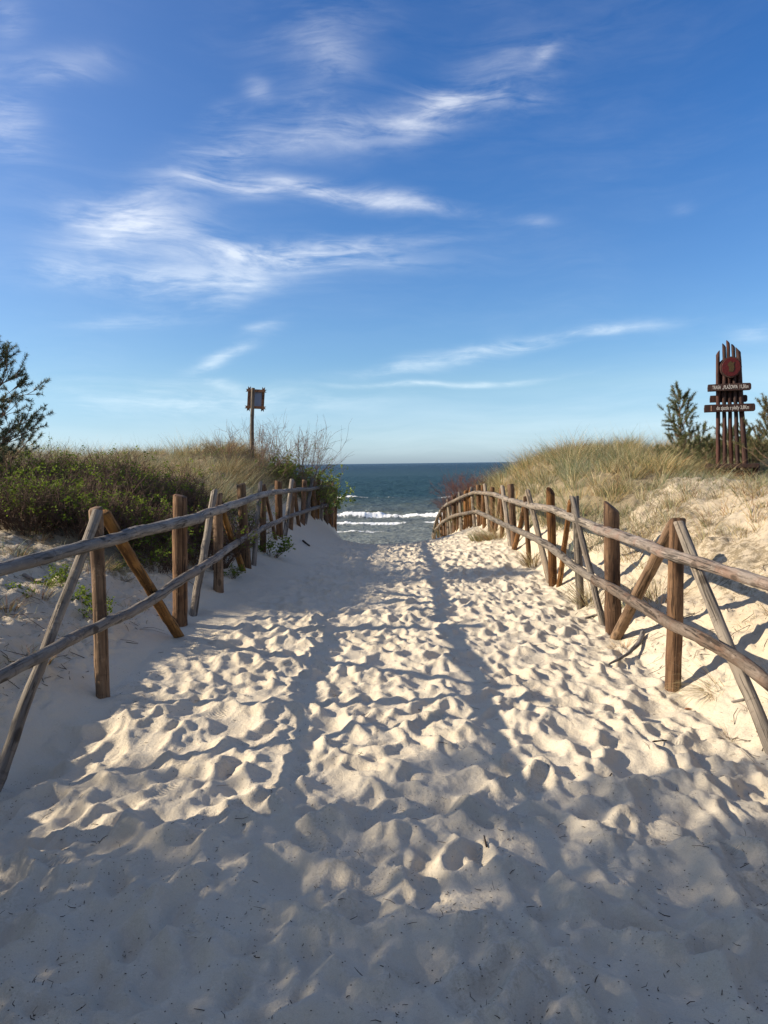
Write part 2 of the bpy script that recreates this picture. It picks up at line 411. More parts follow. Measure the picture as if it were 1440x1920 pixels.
def ground_macro(x, y):
    x = np.asarray(x, float); y = np.asarray(y, float)
    XL, XR = xl(y), xr(y); zl, zr, z0 = ext(y, LY, LZ), ext(y, RY, RZ), zc(y)
    cx = 0.1
    tl = np.clip((cx - x) / (cx - XL), 0, 1); tr = np.clip((x - cx) / (XR - cx), 0, 1)
    z = z0 + (zl - z0) * tl ** 3.0 + (zr - z0) * tr ** 2.2
    z = z + near_sink(x, y) + 0.30 * np.exp(-((x + 4.6) / 1.5) ** 2 - ((y - 21.5) / 2.2) ** 2)
    dl = np.maximum(XL - x, 0); dr = np.maximum(x - XR, 0)
    t = np.clip(dl / wl(y), 0, 1); z = z + (hl(y) - zl) * (1 - (1 - t) ** 2.0) * (dl > 0)
    t = np.clip(dr / wr(y), 0, 1); z = z + (hr(y, x) - zr) * (1 - (1 - t) ** 2.0) * (dr > 0)
    out = sstep(dl + dr, 0.2, 3.0) * (1 - sstep(y, 26, 34))
    z = z + out * (0.25 * fbm(x * 0.16 + 5, y * 0.16, 3) + 0.10 * fbm(x * 0.7, y * 0.7 + 3, 3))
    far = sstep(np.abs(x), 25, 120)
    z = z + far * (1 - sstep(y, 20, 34)) * (1.4 * fbm(x * 0.03, y * 0.04, 3))
    # a lip eroded into the bank just behind each fence
    nearb = np.exp(-((dr - 0.9) / 0.5) ** 2) * (y < 20) + 0.5 * np.exp(-((dl - 1.2) / 0.6) ** 2) * (y < 20)
    z = z + nearb * (0.16 * fbm(x * 1.7 + 2, y * 1.1, 3)) + (dr > 0) * nearb * 0.05
    return z
def gz(x, y): return float(ground_macro(x, y))

# ------------------------------------------------------------------ the trodden sand: footprints stamped one over the other
RES = 0.0125
RX0, RX1, RY0, RY1 = -3.6, 3.9, 0.6, 31.0
gx = np.arange(RX0, RX1, RES); gy = np.arange(RY0, RY1, RES)
HF = np.zeros((len(gy), len(gx)), np.float32)
CRUMB = np.zeros_like(HF); TREAD = np.zeros_like(HF); PHASE = np.zeros_like(HF)
def stamp(cx, cy, th, a, b, D, rim, tread=False, flat=0.5, ex=2.3):
    R = max(a, b) * 2.1
    i0 = max(0, int((cy - R - RY0) / RES)); i1 = min(len(gy), int((cy + R - RY0) / RES) + 1)
    j0 = max(0, int((cx - R - RX0) / RES)); j1 = min(len(gx), int((cx + R - RX0) / RES) + 1)
    if i1 - i0 < 3 or j1 - j0 < 3: return
    X, Y = np.meshgrid(gx[j0:j1] - cx, gy[i0:i1] - cy)
    X = X + 0.02 * (vnoise((X + cx) * 9, (Y + cy) * 9) - 0.5) * 2; Y = Y + 0.02 * (vnoise((X + cx) * 9 + 50, (Y + cy) * 9) - 0.5) * 2
    u = X * math.sin(th) + Y * math.cos(th); v = X * math.cos(th) - Y * math.sin(th)
    bb = b * (1 + 0.22 * np.clip(u / a, -1, 1))
    r = np.sqrt((u / a) ** 2 + (v / bb) ** 2)
    h = HF[i0:i1, j0:j1]
    w = 1 - sstep(r, 0.7, 1.25)
    m = float((h * w).sum() / max(w.sum(), 1e-6)) * flat
    pit = m - D + D * 1.25 * np.clip(r, 0, 2) ** ex - 0.25 * D * (u / a) * (r < 1.2)
    sel = np.minimum(h, np.where(r < 1.35, pit, 1e3))
    # what stood lower than the sole is filled a little
    sel = sel + w * 0.45 * np.clip(pit - sel, -0.05, 0.05) * (r < 1.0)
    k = rim * D * np.exp(-((r - 1.28) / 0.20) ** 2) * (1.0 + 0.6 * (-u / a))
    HF[i0:i1, j0:j1] = sel + k
    if ex > 3: CRUMB[i0:i1, j0:j1] = np.maximum(CRUMB[i0:i1, j0:j1] * (r > 1), np.exp(-((r - 1.15) / 0.3) ** 2) * (0.3 + 0.7 * max(0, math.sin(cx * 3.7 + cy * 2.9))))
    else: CRUMB[i0:i1, j0:j1] *= sstep(r, 0.9, 1.4)
    TREAD[i0:i1, j0:j1] *= (r > 1.05)
    if tread:
        g = r < 1.15
        TREAD[i0:i1, j0:j1] = np.where(g, np.maximum(TREAD[i0:i1, j0:j1], 1 - sstep(r, 0.55, 0.9)), TREAD[i0:i1, j0:j1]); PHASE[i0:i1, j0:j1][g] = u[g] * 2 * math.pi / 0.019 + 1.3 * np.sin(v[g] * 20)
    
R_ = random.Random(5)
def drift_w(y): return float(np.interp(y, [3, 5, 6.5, 9, 14, 22, 30], [0.08, 0.08, 0.28, 0.75, 1.05, 1.0, 0.9]))
NP_ = 10500
for k in range(NP_):
    late = k / NP_
    cy = RY0 + (RY1 - RY0) * (R_.random() ** 1.42)
    L_, Rr = float(xl(cy)), float(xr(cy))
    if R_.random() < 0.5: cx = R_.uniform(L_ + 0.1, Rr - 0.15)
    else: cx = 0.25 + R_.gauss(0, 1.0)
    # the leeward drift along the left fence stays smooth
    lim = L_ + drift_w(cy)
    if cx < lim + R_.uniform(-0.35, 0.2) or cx > Rr - 0.1 + R_.uniform(0, 0.35): continue
    th = R_.gauss(0.0, 0.5) + (math.pi if R_.random() < 0.5 else 0)
    nr = 1.0 + 0.22 * max(0.0, min(1.0, (4.6 - cy) / 2.0))
    if R_.random() > 0.25 + 0.5 * late:      # old, half filled hollow
        a = nr * R_.uniform(0.10, 0.185); b = a * R_.uniform(0.55, 0.9); D = nr ** 1.5 * R_.uniform(0.018, 0.047)
        stamp(cx, cy, th, a, b, D, R_.uniform(0.15, 0.35), tread=False, ex=2.2)
    else:                                     # fresher sole with heel and toe
        a = R_.uniform(0.125, 0.155); b = a * R_.uniform(0.42, 0.52); D = nr * R_.uniform(0.018, 0.044)
        stamp(cx, cy, th, a, b, D, R_.uniform(0.3, 0.6), tread=(R_.random() < 0.08 and cy < 7), ex=3.2)
for k in range(26):   # bigger scuffed hollows
    cy = R_.uniform(1.5, 9); cx = R_.uniform(-1.6, 2.0)
    stamp(cx, cy, R_.uniform(-1, 1), R_.uniform(0.18, 0.25), R_.uniform(0.12, 0.17), R_.uniform(0.035, 0.05), 0.35)
for (px_, py_) in [(700, 1700), (560, 1455), (1330, 1450)]:  # a few crisp soles
    q = P(px_, py_, 1.7 * F_PX / (py_ - 870)); stamp(q.x, q.y, R_.uniform(-0.3, 0.3), 0.15, 0.075, 0.035, 0.4, tread=True)
# two grooves dragged towards the right fence
def groove(pts, w, d):
    for i in range(len(pts) - 1):
        (xa, ya), (xb, yb) = pts[i], pts[i + 1]; L = math.hypot(xb - xa, yb - ya)
        for s in np.arange(0, L, 0.02):
            x_, y_ = xa + (xb - xa) * s / L, ya + (yb - ya) * s / L
            i0 = int((y_ - RY0) / RES); j0 = int((x_ - RX0) / RES); q = 8
            if not (q < i0 < len(gy) - q and q < j0 < len(gx) - q): continue
            X, Y = np.meshgrid(gx[j0 - q:j0 + q] - x_, gy[i0 - q:i0 + q] - y_)
            rr = np.sqrt(X * X + Y * Y)
            HF[i0 - q:i0 + q, j0 - q:j0 + q] += (-d * np.exp(-(rr / w) ** 2) + 0.35 * d * np.exp(-((rr - 2.2 * w) / w) ** 2)) * 0.22
def gpath(pp): return [tuple(P(a, b, 1.7 * F_PX / (b - 868))[:2]) for a, b in pp]
groove(gpath([(1180, 1365), (1235, 1405), (1290, 1455), (1312, 1490)]), 0.022, 0.055)
groove(gpath([(1230, 1460), (1330, 1530), (1362, 1570), (1375, 1630)]), 0.022, 0.045)
groove(gpath([(1270, 1440), (1320, 1470), (1385, 1560), (1400, 1620)]), 0.016, 0.035)
groove(gpath([(690, 1800), (640, 1860), (600, 1915)]), 0.012, 0.012)
def blur(A, n=1):
    for _ in range(n):
        A = (np.roll(A, 1, 0) + 2 * A + np.roll(A, -1, 0)) / 4
        A = (np.roll(A, 1, 1) + 2 * A + np.roll(A, -1, 1)) / 4
    return A
# slopes steeper than sand can stand slump
for _ in range(12):
    for ax in (0, 1):
        d = np.diff(HF, axis=ax); lim = 0.60 * RES
        ex = (np.clip(np.abs(d) - lim, 0, 0.05)) * np.sign(d) * 0.25
        if ax == 0: HF[:-1] += ex; HF[1:] -= ex
        else: HF[:, :-1] += ex; HF[:, 1:] -= ex
sharp = HF.copy(); HF = 0.65 * sharp + 0.35 * blur(sharp, 2)
def boxlow(A, q):
    B = A
    for ax in (0, 1):
        pad = [(q, q) if i == ax else (0, 0) for i in (0, 1)]
        c = np.cumsum(np.pad(B, pad, mode='edge'), axis=ax, dtype=np.float64)
        B = (np.take(c, range(2 * q, c.shape[ax]), ax) - np.take(c, range(0, c.shape[ax] - 2 * q), ax)) / (2 * q)
        B = B[:A.shape[0], :A.shape[1]]
    return B
low = boxlow(HF, 48)
HF = (HF - low[:HF.shape[0], :HF.shape[1]]).astype(np.float32)
QX, QY = np.meshgrid(gx, gy)
lump = fbm(QX * 31, QY * 29, 2, 0.7)
HF += (CRUMB * (0.008 * np.clip(lump, 0, 1) + 0.004 * lump)).astype(np.float32)
HF += (0.0035 * sstep(fbm(QX * 1.3 + 40, QY * 1.3, 3), 0.0, 0.35) * fbm(QX * 24 + 9, QY * 24, 2, 0.7)).astype(np.float32)
del QX, QY, lump
def raster(A, x, y, order1=True):
    fx = (x - RX0) / RES; fy = (y - RY0) / RES
    inside = (fx > 0) & (fx < len(gx) - 2) & (fy > 0) & (fy < len(gy) - 2)
    fx = np.clip(fx, 0, len(gx) - 2.01); fy = np.clip(fy, 0, len(gy) - 2.01)
    i = fy.astype(int); j = fx.astype(int); u = fx - j; v = fy - i
    r = (A[i, j] * (1 - u) + A[i, j + 1] * u) * (1 - v) + (A[i + 1, j] * (1 - u) + A[i + 1, j + 1] * u) * v
    return r * inside
def ground_full(x, y):
    z = ground_macro(x, y)
    XL, XR = xl(y), xr(y)
    drift = np.interp(y, [3, 5, 6.5, 9, 14, 22, 30], [0.08, 0.08, 0.28, 0.75, 1.05, 1.0, 0.9])
    w = sstep(x, XL + drift - 0.35, XL + drift + 0.25) * (1 - sstep(x, XR - 0.1, XR + 0.35)) * (1 - sstep(y, 27, 31)) * sstep(y, 0.6, 1.1)
    z = z + raster(HF, x, y) * w * (1 + 0.22 * (1 - sstep(y, 2.8, 5.5)))
    z = z + w * (0.030 * fbm(x * 1.9, y * 1.9, 3) + 0.012 * fbm(x * 7.3, y * 6.1, 3, 0.6)) + w * 0.006 * np.abs(fbm(x * 19, y * 17, 2))
    dd = np.maximum(XL - x, 0) + np.maximum(x - XR, 0)
    bank = sstep(dd, 0.0, 0.45) * (1 - sstep(np.abs(x), 12, 20)) * (1 - sstep(y, 24, 30))
    n1 = fbm(x * 3.1, y * 3.1, 4, 0.6); n2 = fbm(x * 9 + 4, y * 7, 3, 0.6)
    z = z + bank * (0.10 * n1 + 0.075 * np.abs(n2) + 0.02 * fbm(x * 23, y * 17, 2)) + (1 - w) * (1 - bank) * 0.012 * fbm(x * 5, y * 3, 3) * (y < 33)
    return z

def graded(lo_, hi_, f):
    out = [lo_]
    while out[-1] < hi_: out.append(out[-1] + f(out[-1]))
    return np.array(out)
ys = np.r_[-400, -200, -100, -60, -40, -30, np.arange(-24, -2, 1.0), np.arange(-2, 1.0, 0.2), graded(1.1, 34, lambda v: 0.0032 * max(v, 1) + 0.0055), graded(34.2, 62, lambda v: 0.4)]
xi = graded(0, 2.7, lambda v: 0.0125); xo = graded(xi[-1] + 0.02, 7, lambda v: 0.02 + 0.025 * (v - 2.7)); xf = graded(xo[-1] + 0.2, 900, lambda v: 0.12 + 0.06 * (v - 6.5))
xp = np.r_[xi, xo, xf]; xs = np.r_[-xp[::-1][:-1], xp]
GX, GY = np.meshgrid(xs, ys)
GZ = ground_full(GX, GY)
ny, nx = GX.shape
idx = np.arange(ny * nx).reshape(ny, nx)
quads = np.stack([idx[:-1, :-1], idx[:-1, 1:], idx[1:, 1:], idx[1:, :-1]], -1).reshape(-1, 4)
gm = mesh_from('ground', np.stack([GX, GY, GZ], -1), quads, np.full(len(quads), 4))
dl_ = np.maximum(xl(GY) - GX, 0); dr_ = np.maximum(GX - xr(GY), 0)
gmr = sstep(dr_, np.interp(GY, [10, 12, 14, 30], [0.9, 0.35, 0.1, 0.1]), np.interp(GY, [10, 12, 14, 30], [1.5, 0.8, 0.5, 0.5])) * sstep(GY - (10.6 + 1.15 * np.clip(GX - 3.3, 0, 4.4)), -1.0, 0.6)
patch_ = sstep(fbm(GX * 0.9, GY * 0.9, 3), -0.1, 0.3)
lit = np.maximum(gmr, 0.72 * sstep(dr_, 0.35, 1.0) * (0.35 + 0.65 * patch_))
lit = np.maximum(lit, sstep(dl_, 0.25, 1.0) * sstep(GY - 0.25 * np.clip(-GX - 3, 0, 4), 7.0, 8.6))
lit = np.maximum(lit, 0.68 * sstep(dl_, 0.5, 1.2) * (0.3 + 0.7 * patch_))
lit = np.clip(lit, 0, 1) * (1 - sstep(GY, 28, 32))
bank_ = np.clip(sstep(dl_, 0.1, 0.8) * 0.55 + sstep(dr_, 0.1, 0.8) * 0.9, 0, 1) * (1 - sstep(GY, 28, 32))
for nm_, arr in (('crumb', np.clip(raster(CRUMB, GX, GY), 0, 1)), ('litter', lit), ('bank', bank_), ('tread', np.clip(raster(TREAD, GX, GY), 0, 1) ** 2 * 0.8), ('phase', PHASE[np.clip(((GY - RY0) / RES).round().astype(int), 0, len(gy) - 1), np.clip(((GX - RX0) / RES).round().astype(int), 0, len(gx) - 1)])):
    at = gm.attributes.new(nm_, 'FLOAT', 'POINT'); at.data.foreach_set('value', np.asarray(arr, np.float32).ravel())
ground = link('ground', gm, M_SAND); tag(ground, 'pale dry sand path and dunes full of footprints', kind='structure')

def gfull(x, y): return float(ground_full(np.array([float(x)]), np.array([float(y)]))[0])

# ------------------------------------------------------------------ sea
SEA_Z = -3.5
def sea_surface(x, y):
    fade = np.exp(-np.maximum(y - 200, 0) / 250)
    z = 0.0; 
    warp_ = 2.2 * fbm(x * 0.05, y * 0.05, 3)
    sh = sstep(y, 50, 75)
    z = z + 0.13 * sh * np.sin((y + warp_ * 3) * 2 * math.pi / 9.0 + 1.5 * fbm(x * 0.04 + 9, y * 0.02, 2)) * (0.5 + fbm(x * 0.06, y * 0.06 + 7, 2))
    z = z + (0.10 + 0.28 * sh) * fbm(x * 0.28, y * 0.65, 4, 0.6) + 0.10 * fbm(x * 1.2, y * 1.9, 3, 0.6)
    foam = np.zeros_like(x)
    def breaker(yc, h, wf, wb, seed, cut, lenx, fm, wash=2.0):
        nonlocal z, foam
        c = yc + 1.6 * fbm(x * 0.09 + seed, 0 * x + seed, 3)
        d = y - c
        amp = np.clip(0.55 + 1.3 * fbm(x * lenx + seed * 3, 0 * x, 3) + cut, 0.0, 1.2)
        prof = np.where(d < 0, np.exp(-(d / wf) ** 2), np.exp(-(d / wb) ** 2))
        z = z + h * (0.35 + 0.65 * amp) * prof
        edge = wf * (1.2 + wash * (0.6 + fbm(x * 0.7 + seed, y * 0.7, 3)))
        f = amp * (d < 0.25 * wb) * np.exp(-np.clip(-d - edge * 0.35, 0, None) / (edge * 0.5)) * fm
        ragged = fbm(x * 2.3 + seed, y * 1.6, 4, 0.65)
        f = f * sstep(ragged + 1.3 * np.clip(f, 0, 1), 0.15, 0.5)
        foam = np.maximum(foam, f)
        z = z + 0.10 * f * np.abs(fbm(x * 3.1, y * 3.1 + seed, 3, 0.6)) * 1.6
    breaker(71.5, 0.46, 0.5, 1.7, 3.1, 0.35, 0.42, 1.0, 0.25)
    breaker(64.3, 0.14, 0.32, 1.0, 8.7, 0.5, 0.3, 0.85, 0.35)
    breaker(57.5, 0.07, 0.3, 0.8, 5.2, 0.1, 0.3, 0.7, 0.5)
    breaker(108, 0.42, 0.9, 3.0, 12.4, -0.15, 0.16, 0.9, 0.4)
    breaker(89, 0.34, 1.4, 3.0, 22.4, -0.95, 0.085, 0.7, 0.4)
    breaker(135, 0.40, 1.6, 3.5, 33.4, -0.7, 0.05, 0.6, 0.4)
    return SEA_Z + z * fade, foam * fade
sy = np.r_[graded(40, 300, lambda v: 0.12 + 0.0035 * (v - 40)), graded(302, 3000, lambda v: 0.02 * v), [4000, 6000, 9000, 14000, 22000, 40000]]
tt = np.r_[graded(0, 0.22, lambda v: 0.0011), graded(0.23, 4.0, lambda v: 0.01 + 0.06 * v)]; tt = np.r_[-tt[::-1][:-1], tt]
SX, SY = np.meshgrid(tt, sy); SX = SX * (SY + 10)
SZ, SF = sea_surface(SX, SY)
ny, nx = SX.shape; idx = np.arange(ny * nx).reshape(ny, nx)
quads = np.stack([idx[:-1, :-1], idx[:-1, 1:], idx[1:, 1:], idx[1:, :-1]], -1).reshape(-1, 4)
sm = mesh_from('sea', np.stack([SX, SY, SZ], -1), quads, np.full(len(quads), 4))
at = sm.attributes.new('foam', 'FLOAT', 'POINT'); at.data.foreach_set('value', SF.astype(np.float32).ravel())
m, t, b = mat('sea_water')
geo = t.new('ShaderNodeNewGeometry'); PP = geo.outputs['Position']
fa = t.new('ShaderNodeAttribute'); fa.attribute_name = 'foam'
spx = t.new('ShaderNodeSeparateXYZ'); t.l.new(PP, spx.inputs[0])
depthf = t.smooth(spx.outputs[1], 48, 125)
deep = t.mix(t.smooth(spx.outputs[1], 120, 900), (0.030, 0.070, 0.086), (0.011, 0.038, 0.068))
colw = t.mix(depthf, (0.21, 0.225, 0.205), deep)
crest = t.smooth(spx.outputs[2], SEA_Z + 0.18, SEA_Z + 0.55)
colw = t.mix(t.math('MULTIPLY', crest, t.math('SUBTRACT', 1.0, t.smooth(spx.outputs[1], 80, 140))), colw, (0.10, 0.115, 0.05))
patch = t.noise(t.mapping(PP, sc=(0.02, 0.05, 1)), 1.0, 4, 0.6)
colw = t.mix(t.math('MULTIPLY', patch, 0.35), colw, (0.02, 0.05, 0.055))
fn = t.noise(t.mapping(PP, sc=(1.6, 1.3, 1)), 1.5, 6, 0.75)
ff = t.smooth(t.math('ADD', fa.outputs['Fac'], t.math('MULTIPLY', t.math('SUBTRACT', fn, 0.5), 2.3)), 0.34, 0.80)
colf = t.mix(ff, colw, (0.80, 0.80, 0.77))
nb = t.math('ADD', t.math('MULTIPLY', t.noise(t.mapping(PP, sc=(0.8, 2.0, 1)), 1.0, 5, 0.65, 0.3), 0.55), t.math('MULTIPLY', t.noise(t.mapping(PP, sc=(0.08, 0.30, 1)), 1.0, 6, 0.75, 0.3), 4.0))
bpn = t.new('ShaderNodeBump'); bpn.inputs['Strength'].default_value = 0.6; bpn.inputs['Distance'].default_value = 1.0
t.l.new(nb, bpn.inputs['Height'])
fr = t.new('ShaderNodeFresnel'); fr.inputs[0].default_value = 1.33; t.l.new(bpn.outputs[0], fr.inputs[1])
# a rough sea hides the grazing facets behind its own crests, so the mirror share levels off
ks = t.math('MINIMUM', t.math('MULTIPLY', fr.outputs[0], 0.62), 0.46)
gl_ = t.new('ShaderNodeBsdfGlossy'); gl_.inputs['Roughness'].default_value = 0.22; t.l.new(bpn.outputs[0], gl_.inputs['Normal'])
df_ = t.new('ShaderNodeBsdfDiffuse'); t.put(df_.inputs[0], colw); t.l.new(bpn.outputs[0], df_.inputs['Normal'])
wmx = t.new('ShaderNodeMixShader'); t.l.new(ks, wmx.inputs[0]); t.l.new(df_.outputs[0], wmx.inputs[1]); t.l.new(gl_.outputs[0], wmx.inputs[2])
t.put(b.inputs['Base Color'], (0.80, 0.80, 0.77)); b.inputs['Roughness'].default_value = 0.9
fmx = t.new('ShaderNodeMixShader'); t.l.new(ff, fmx.inputs[0]); t.l.new(wmx.outputs[0], fmx.inputs[1]); t.l.new(b.outputs[0], fmx.inputs[2])
outn = [n for n in t.n if n.type == 'OUTPUT_MATERIAL'][0]; t.l.new(fmx.outputs[0], outn.inputs[0])
sea = link('sea', sm, m); tag(sea, 'dark blue sea with white breakers near the shore', kind='structure')

# ------------------------------------------------------------------ logs
def log_mesh(name, pts, r0, r1, seed, tilt0=0.0, tilt1=0.0, nseg=12, rough=0.05, step=0.12):
    """a round timber along pts (local coordinates, mainly +Z); ends closed, tilt = obliqueness of the cut"""
    rr = np.random.default_rng(seed)
    pts = [np.array(p, float) for p in pts]
    seglen = [np.linalg.norm(pts[i + 1] - pts[i]) for i in range(len(pts) - 1)]
    S = np.r_[0, np.cumsum(seglen)]; L = S[-1]
    n = max(4, min(60, int(L / step))) + 1
    s = np.linspace(0, L, n)
    PT = np.array(pts)
    C = np.stack([np.interp(s, S, PT[:, k]) for k in range(3)], -1)
    if len(pts) > 2:
        for _ in range(2): C[1:-1] = (C[:-2] + 2 * C[1:-1] + C[2:]) / 4
    wob = np.cumsum(rr.normal(0, 1, (n, 2)), 0); wob -= np.linspace(0, 1, n)[:, None] * wob[-1]; wob *= 0.0013 * min(L, 2)
    C[:, 0] += wob[:, 0]; C[:, 1] += wob[:, 1]
    T = np.gradient(C, axis=0); T /= np.linalg.norm(T, axis=1)[:, None]
    up = np.array([0.0, 1.0, 0.0]); U = np.cross(T, up); U /= np.linalg.norm(U, axis=1)[:, None] + 1e-9; V = np.cross(T, U)
    th = np.linspace(0, 2 * math.pi, nseg, endpoint=False)
    ang = 1 + 0.04 * np.cos(2 * th + rr.uniform(0, 6)) + 0.03 * np.cos(3 * th + rr.uniform(0, 6))
    rad = (r0 + (r1 - r0) * s / L)[:, None] * ang[None, :] * (1 + rough * (vnoise(s[:, None] * 7 + seed * 3.1, (np.cos(th) * 1.5 + seed)[None, :] + 0 * s[:, None]) - 0.5) * 2)
    for _ in range(int(L / 0.55) + 1):    # swollen whorls
        c = rr.uniform(0, L); rad *= 1 + 0.045 * np.exp(-((s - c) / 0.05) ** 2)[:, None]
    V3 = C[:, None, :] + rad[:, :, None] * (np.cos(th)[None, :, None] * U[:, None, :] + np.sin(th)[None, :, None] * V[:, None, :])
    ca = rr.uniform(0, 6.28)
    V3[0] += T[0] * (tilt0 * r0 * np.cos(th - ca))[:, None]; V3[-1] += T[-1] * (tilt1 * r1 * np.cos(th - ca))[:, None]
    # bevelled ends
    v = [V3.reshape(-1, 3)]; base = n * nseg
    e0 = C[0] + (V3[0] - C[0]) * 0.86 - T[0] * 0.010; e1 = C[-1] + (V3[-1] - C[-1]) * 0.86 + T[-1] * 0.010
    v += [e0, e1]
    f = []; lc = []
    k = np.arange(nseg); k2 = (k + 1) % nseg
    for i in range(n - 1):
        f.append(np.stack([i * nseg + k, i * nseg + k2, (i + 1) * nseg + k2, (i + 1) * nseg + k], -1)); lc += [4] * nseg
    f.append(np.stack([base + k, base + k2, k2, k], -1)); lc += [4] * nseg
    o_ = (n - 1) * nseg
    f.append(np.stack([o_ + k, o_ + k2, base + nseg + k2, base + nseg + k], -1)); lc += [4] * nseg
    flat = np.concatenate([q.ravel() for q in f])
    flat = np.r_[flat, (base + k)[::-1], base + nseg + k]; lc += [nseg, nseg]
    me = mesh_from(name, np.concatenate(v), flat, lc)
    return me
def log_obj(name, wpts, r0, r1, m, parent, seed, **kw):
    wpts = [Vector(p) for p in wpts]
    a, b_ = wpts[0], wpts[-1]
    q = (b_ - a).to_track_quat('Z', 'Y'); inv = q.inverted()
    me = log_mesh(name, [tuple(inv @ (p - a)) for p in wpts], r0, r1, seed, **kw)
    o = link(name, me, m, parent)
    pl = parent.location if parent is not None else Vector((0, 0, 0))
    o.location = a - pl; o.rotation_mode = 'QUATERNION'; o.rotation_quaternion = q
    return o

# ------------------------------------------------------------------ fences
def inv_interp(px, stn):
    a = sorted([(s[0], 1.0 / s[3]) for s in stn])
    X = [q[0] for q in a]; Z = [q[1] for q in a]
    if px < X[0]: i = 0
    elif px > X[-1]: i = len(X) - 2
    else: return 1.0 / float(np.interp(px, X, Z))
    return 1.0 / (Z[i] + (px - X[i]) * (Z[i + 1] - Z[i]) / (X[i + 1] - X[i]))
def depthL(px): return inv_interp(px, [LP[0], LP[3]]) if px < 193 else inv_interp(px, LP)
def depthR(px): return inv_interp(px, [RP[0], RP[3]]) if px > 1262 else inv_interp(px, RP)
fenceL = empty('wooden_fence', (-2.05, 5.2, 0.0), 'log rail fence on the left side of the sand path, below the green rose bushes', 'fence')
fenceR = empty('wooden_fence', (2.2, 5.6, 0.0), 'log rail fence on the right side of the sand path, bending down to the sea', 'fence')
seed = 100
def post(par, px, top, base, Y, w, tx, m, tilt=0.0, bury=0.35):
    global seed; seed += 1
    a = P(px, base, Y); b_ = P(tx, top, Y)
    d = (b_ - a).normalized()
    r = w / F_PX * Y / 2
    return log_obj('post', [a - d * bury, b_], r * 1.04, r * 0.98, m, par, seed, tilt1=tilt, step=0.10)
plain_l = [1, 3, 5, 7, 9, 10]
for i, s in enumerate(LP):
    big = {1: 28, 3: 17, 5: 13.5}.get(i, s[4])
    o = post(fenceL, s[0], s[1], s[2], s[3], big, s[5], [M_OCHRE, M_BROWN][i in plain_l and i % 3 != 0] if i < 11 else M_BROWN, tilt=0.25)
    if i == 12: o['label'] = 'last dark post leaning out at the end of the fence'
for i, s in enumerate(RP):
    o = post(fenceR, s[0], s[1], s[2], s[3], s[4], s[5], M_BROWN if i not in (2, 12, 14) else M_GREY, tilt={1: 0.8, 3: 1.1}.get(i, 0.2))
    if i in (1, 3): o['label'] = 'thick brown post with an oblique cut top'
def brace(par, dep, x0, y0, x1, y1, w, m, off=0.0, top_r=0.95, bury=0.25, dz=0.0):
    """from its head at (x0,y0) to its foot at (x1,y1)"""
    global seed; seed += 1
    Y0, Y1 = dep(x0) * (1 - off), dep(x1) * (1 - off)
    a = P(x1, y1, Y1); b_ = P(x0, y0, Y0); d = (b_ - a).normalized()
    r = w / F_PX * (Y0 + Y1) / 4
    return log_obj('brace', [a - d * bury, b_], r * 1.08, r * top_r, m, par, seed, tilt1=0.5, step=0.10)
# left braces
a = brace(fenceL, lambda p: 5.04 if p > 100 else 3.98, 183, 958, -12, 1478, 21, M_GREY)
a['label'] = 'pale grey brace in front of the nearest left post'
a = brace(fenceL, lambda p: 5.42 if p < 220 else 7.05, 196, 962, 327, 1180, 20, M_OCHRE)
a['label'] = 'ochre stripped brace behind the nearest left post'
brace(fenceL, lambda p: {402: 8.85, 364: 8.05}[p], 402, 922, 364, 1148, 14, M_GREY)
brace(fenceL, lambda p: {411: 9.3, 455: 10.6}[p], 411, 940, 455, 1071, 11.5, M_OCHRE)
brace(fenceL, lambda p: {488: 12.1, 477: 11.3}[p], 488, 906, 477, 1042, 9, M_GREY)
brace(fenceL, lambda p: {495: 12.7, 517: 14.0}[p], 495, 911, 517, 1007, 7, M_BROWN)
brace(fenceL, lambda p: {547.5: 16.2, 534: 15.2}[p], 547.5, 899, 534, 1003, 8, M_GREY)
brace(fenceL, lambda p: {550: 17.0, 561: 18.4}[p], 550, 905, 561, 985, 7, M_BROWN)
brace(fenceL, lambda p: {586: 21.3, 573: 19.9}[p], 586, 897, 573, 976, 6.5, M_GREY)
brace(fenceL, lambda p: {589: 22.2, 593: 22.9}[p], 589, 904, 593, 969, 5.5, M_BROWN)
brace(fenceL, lambda p: {604: 25.8, 602: 24.7}[p], 604, 904, 602, 972, 5, M_GREY)
brace(fenceL, lambda p: {616: 28.3, 613: 27.5}[p], 616, 904, 613, 979, 5, M_BROWN)
brace(fenceL, lambda p: {624: 30.8, 622: 30.0}[p], 624, 906, 622, 984, 6, M_BROWN)
# right braces
a = brace(fenceR, lambda p: 5.42 if p < 1300 else 4.35, 1273, 980, 1440, 1385, 22, M_GREY)
a['label'] = 'pale grey brace leaning on the nearest right post'
a = brace(fenceR, lambda p: 5.8 if p > 1200 else 7.45, 1262, 985, 1152, 1202, 21, M_OCHRE)
a['label'] = 'ochre stripped brace behind the nearest right post'
brace(fenceR, lambda p: {1073: 8.72, 1137: 7.85}[p], 1073, 933, 1137, 1196, 12, M_GREY)
brace(fenceR, lambda p: {1070: 9.05, 1048: 10.2}[p], 1070, 940, 1048, 1097, 10, M_BROWN)
brace(fenceR, lambda p: {989: 11.7, 1030: 10.6}[p], 989, 922, 1030, 1088, 10.5, M_GREY)
brace(fenceR, lambda p: {984: 12.4, 964: 14.0}[p], 984, 946, 964, 1034, 9, M_BROWN)
brace(fenceR, lambda p: {942: 15.7, 957: 14.5}[p], 942, 912, 957, 1022, 8.5, M_GREY)
brace(fenceR, lambda p: {939: 16.4, 928: 17.6}[p], 939, 920, 928, 1000, 7, M_BROWN)
brace(fenceR, lambda p: {909: 19.0, 919: 18.2}[p], 909, 909, 919, 993, 7, M_GREY)
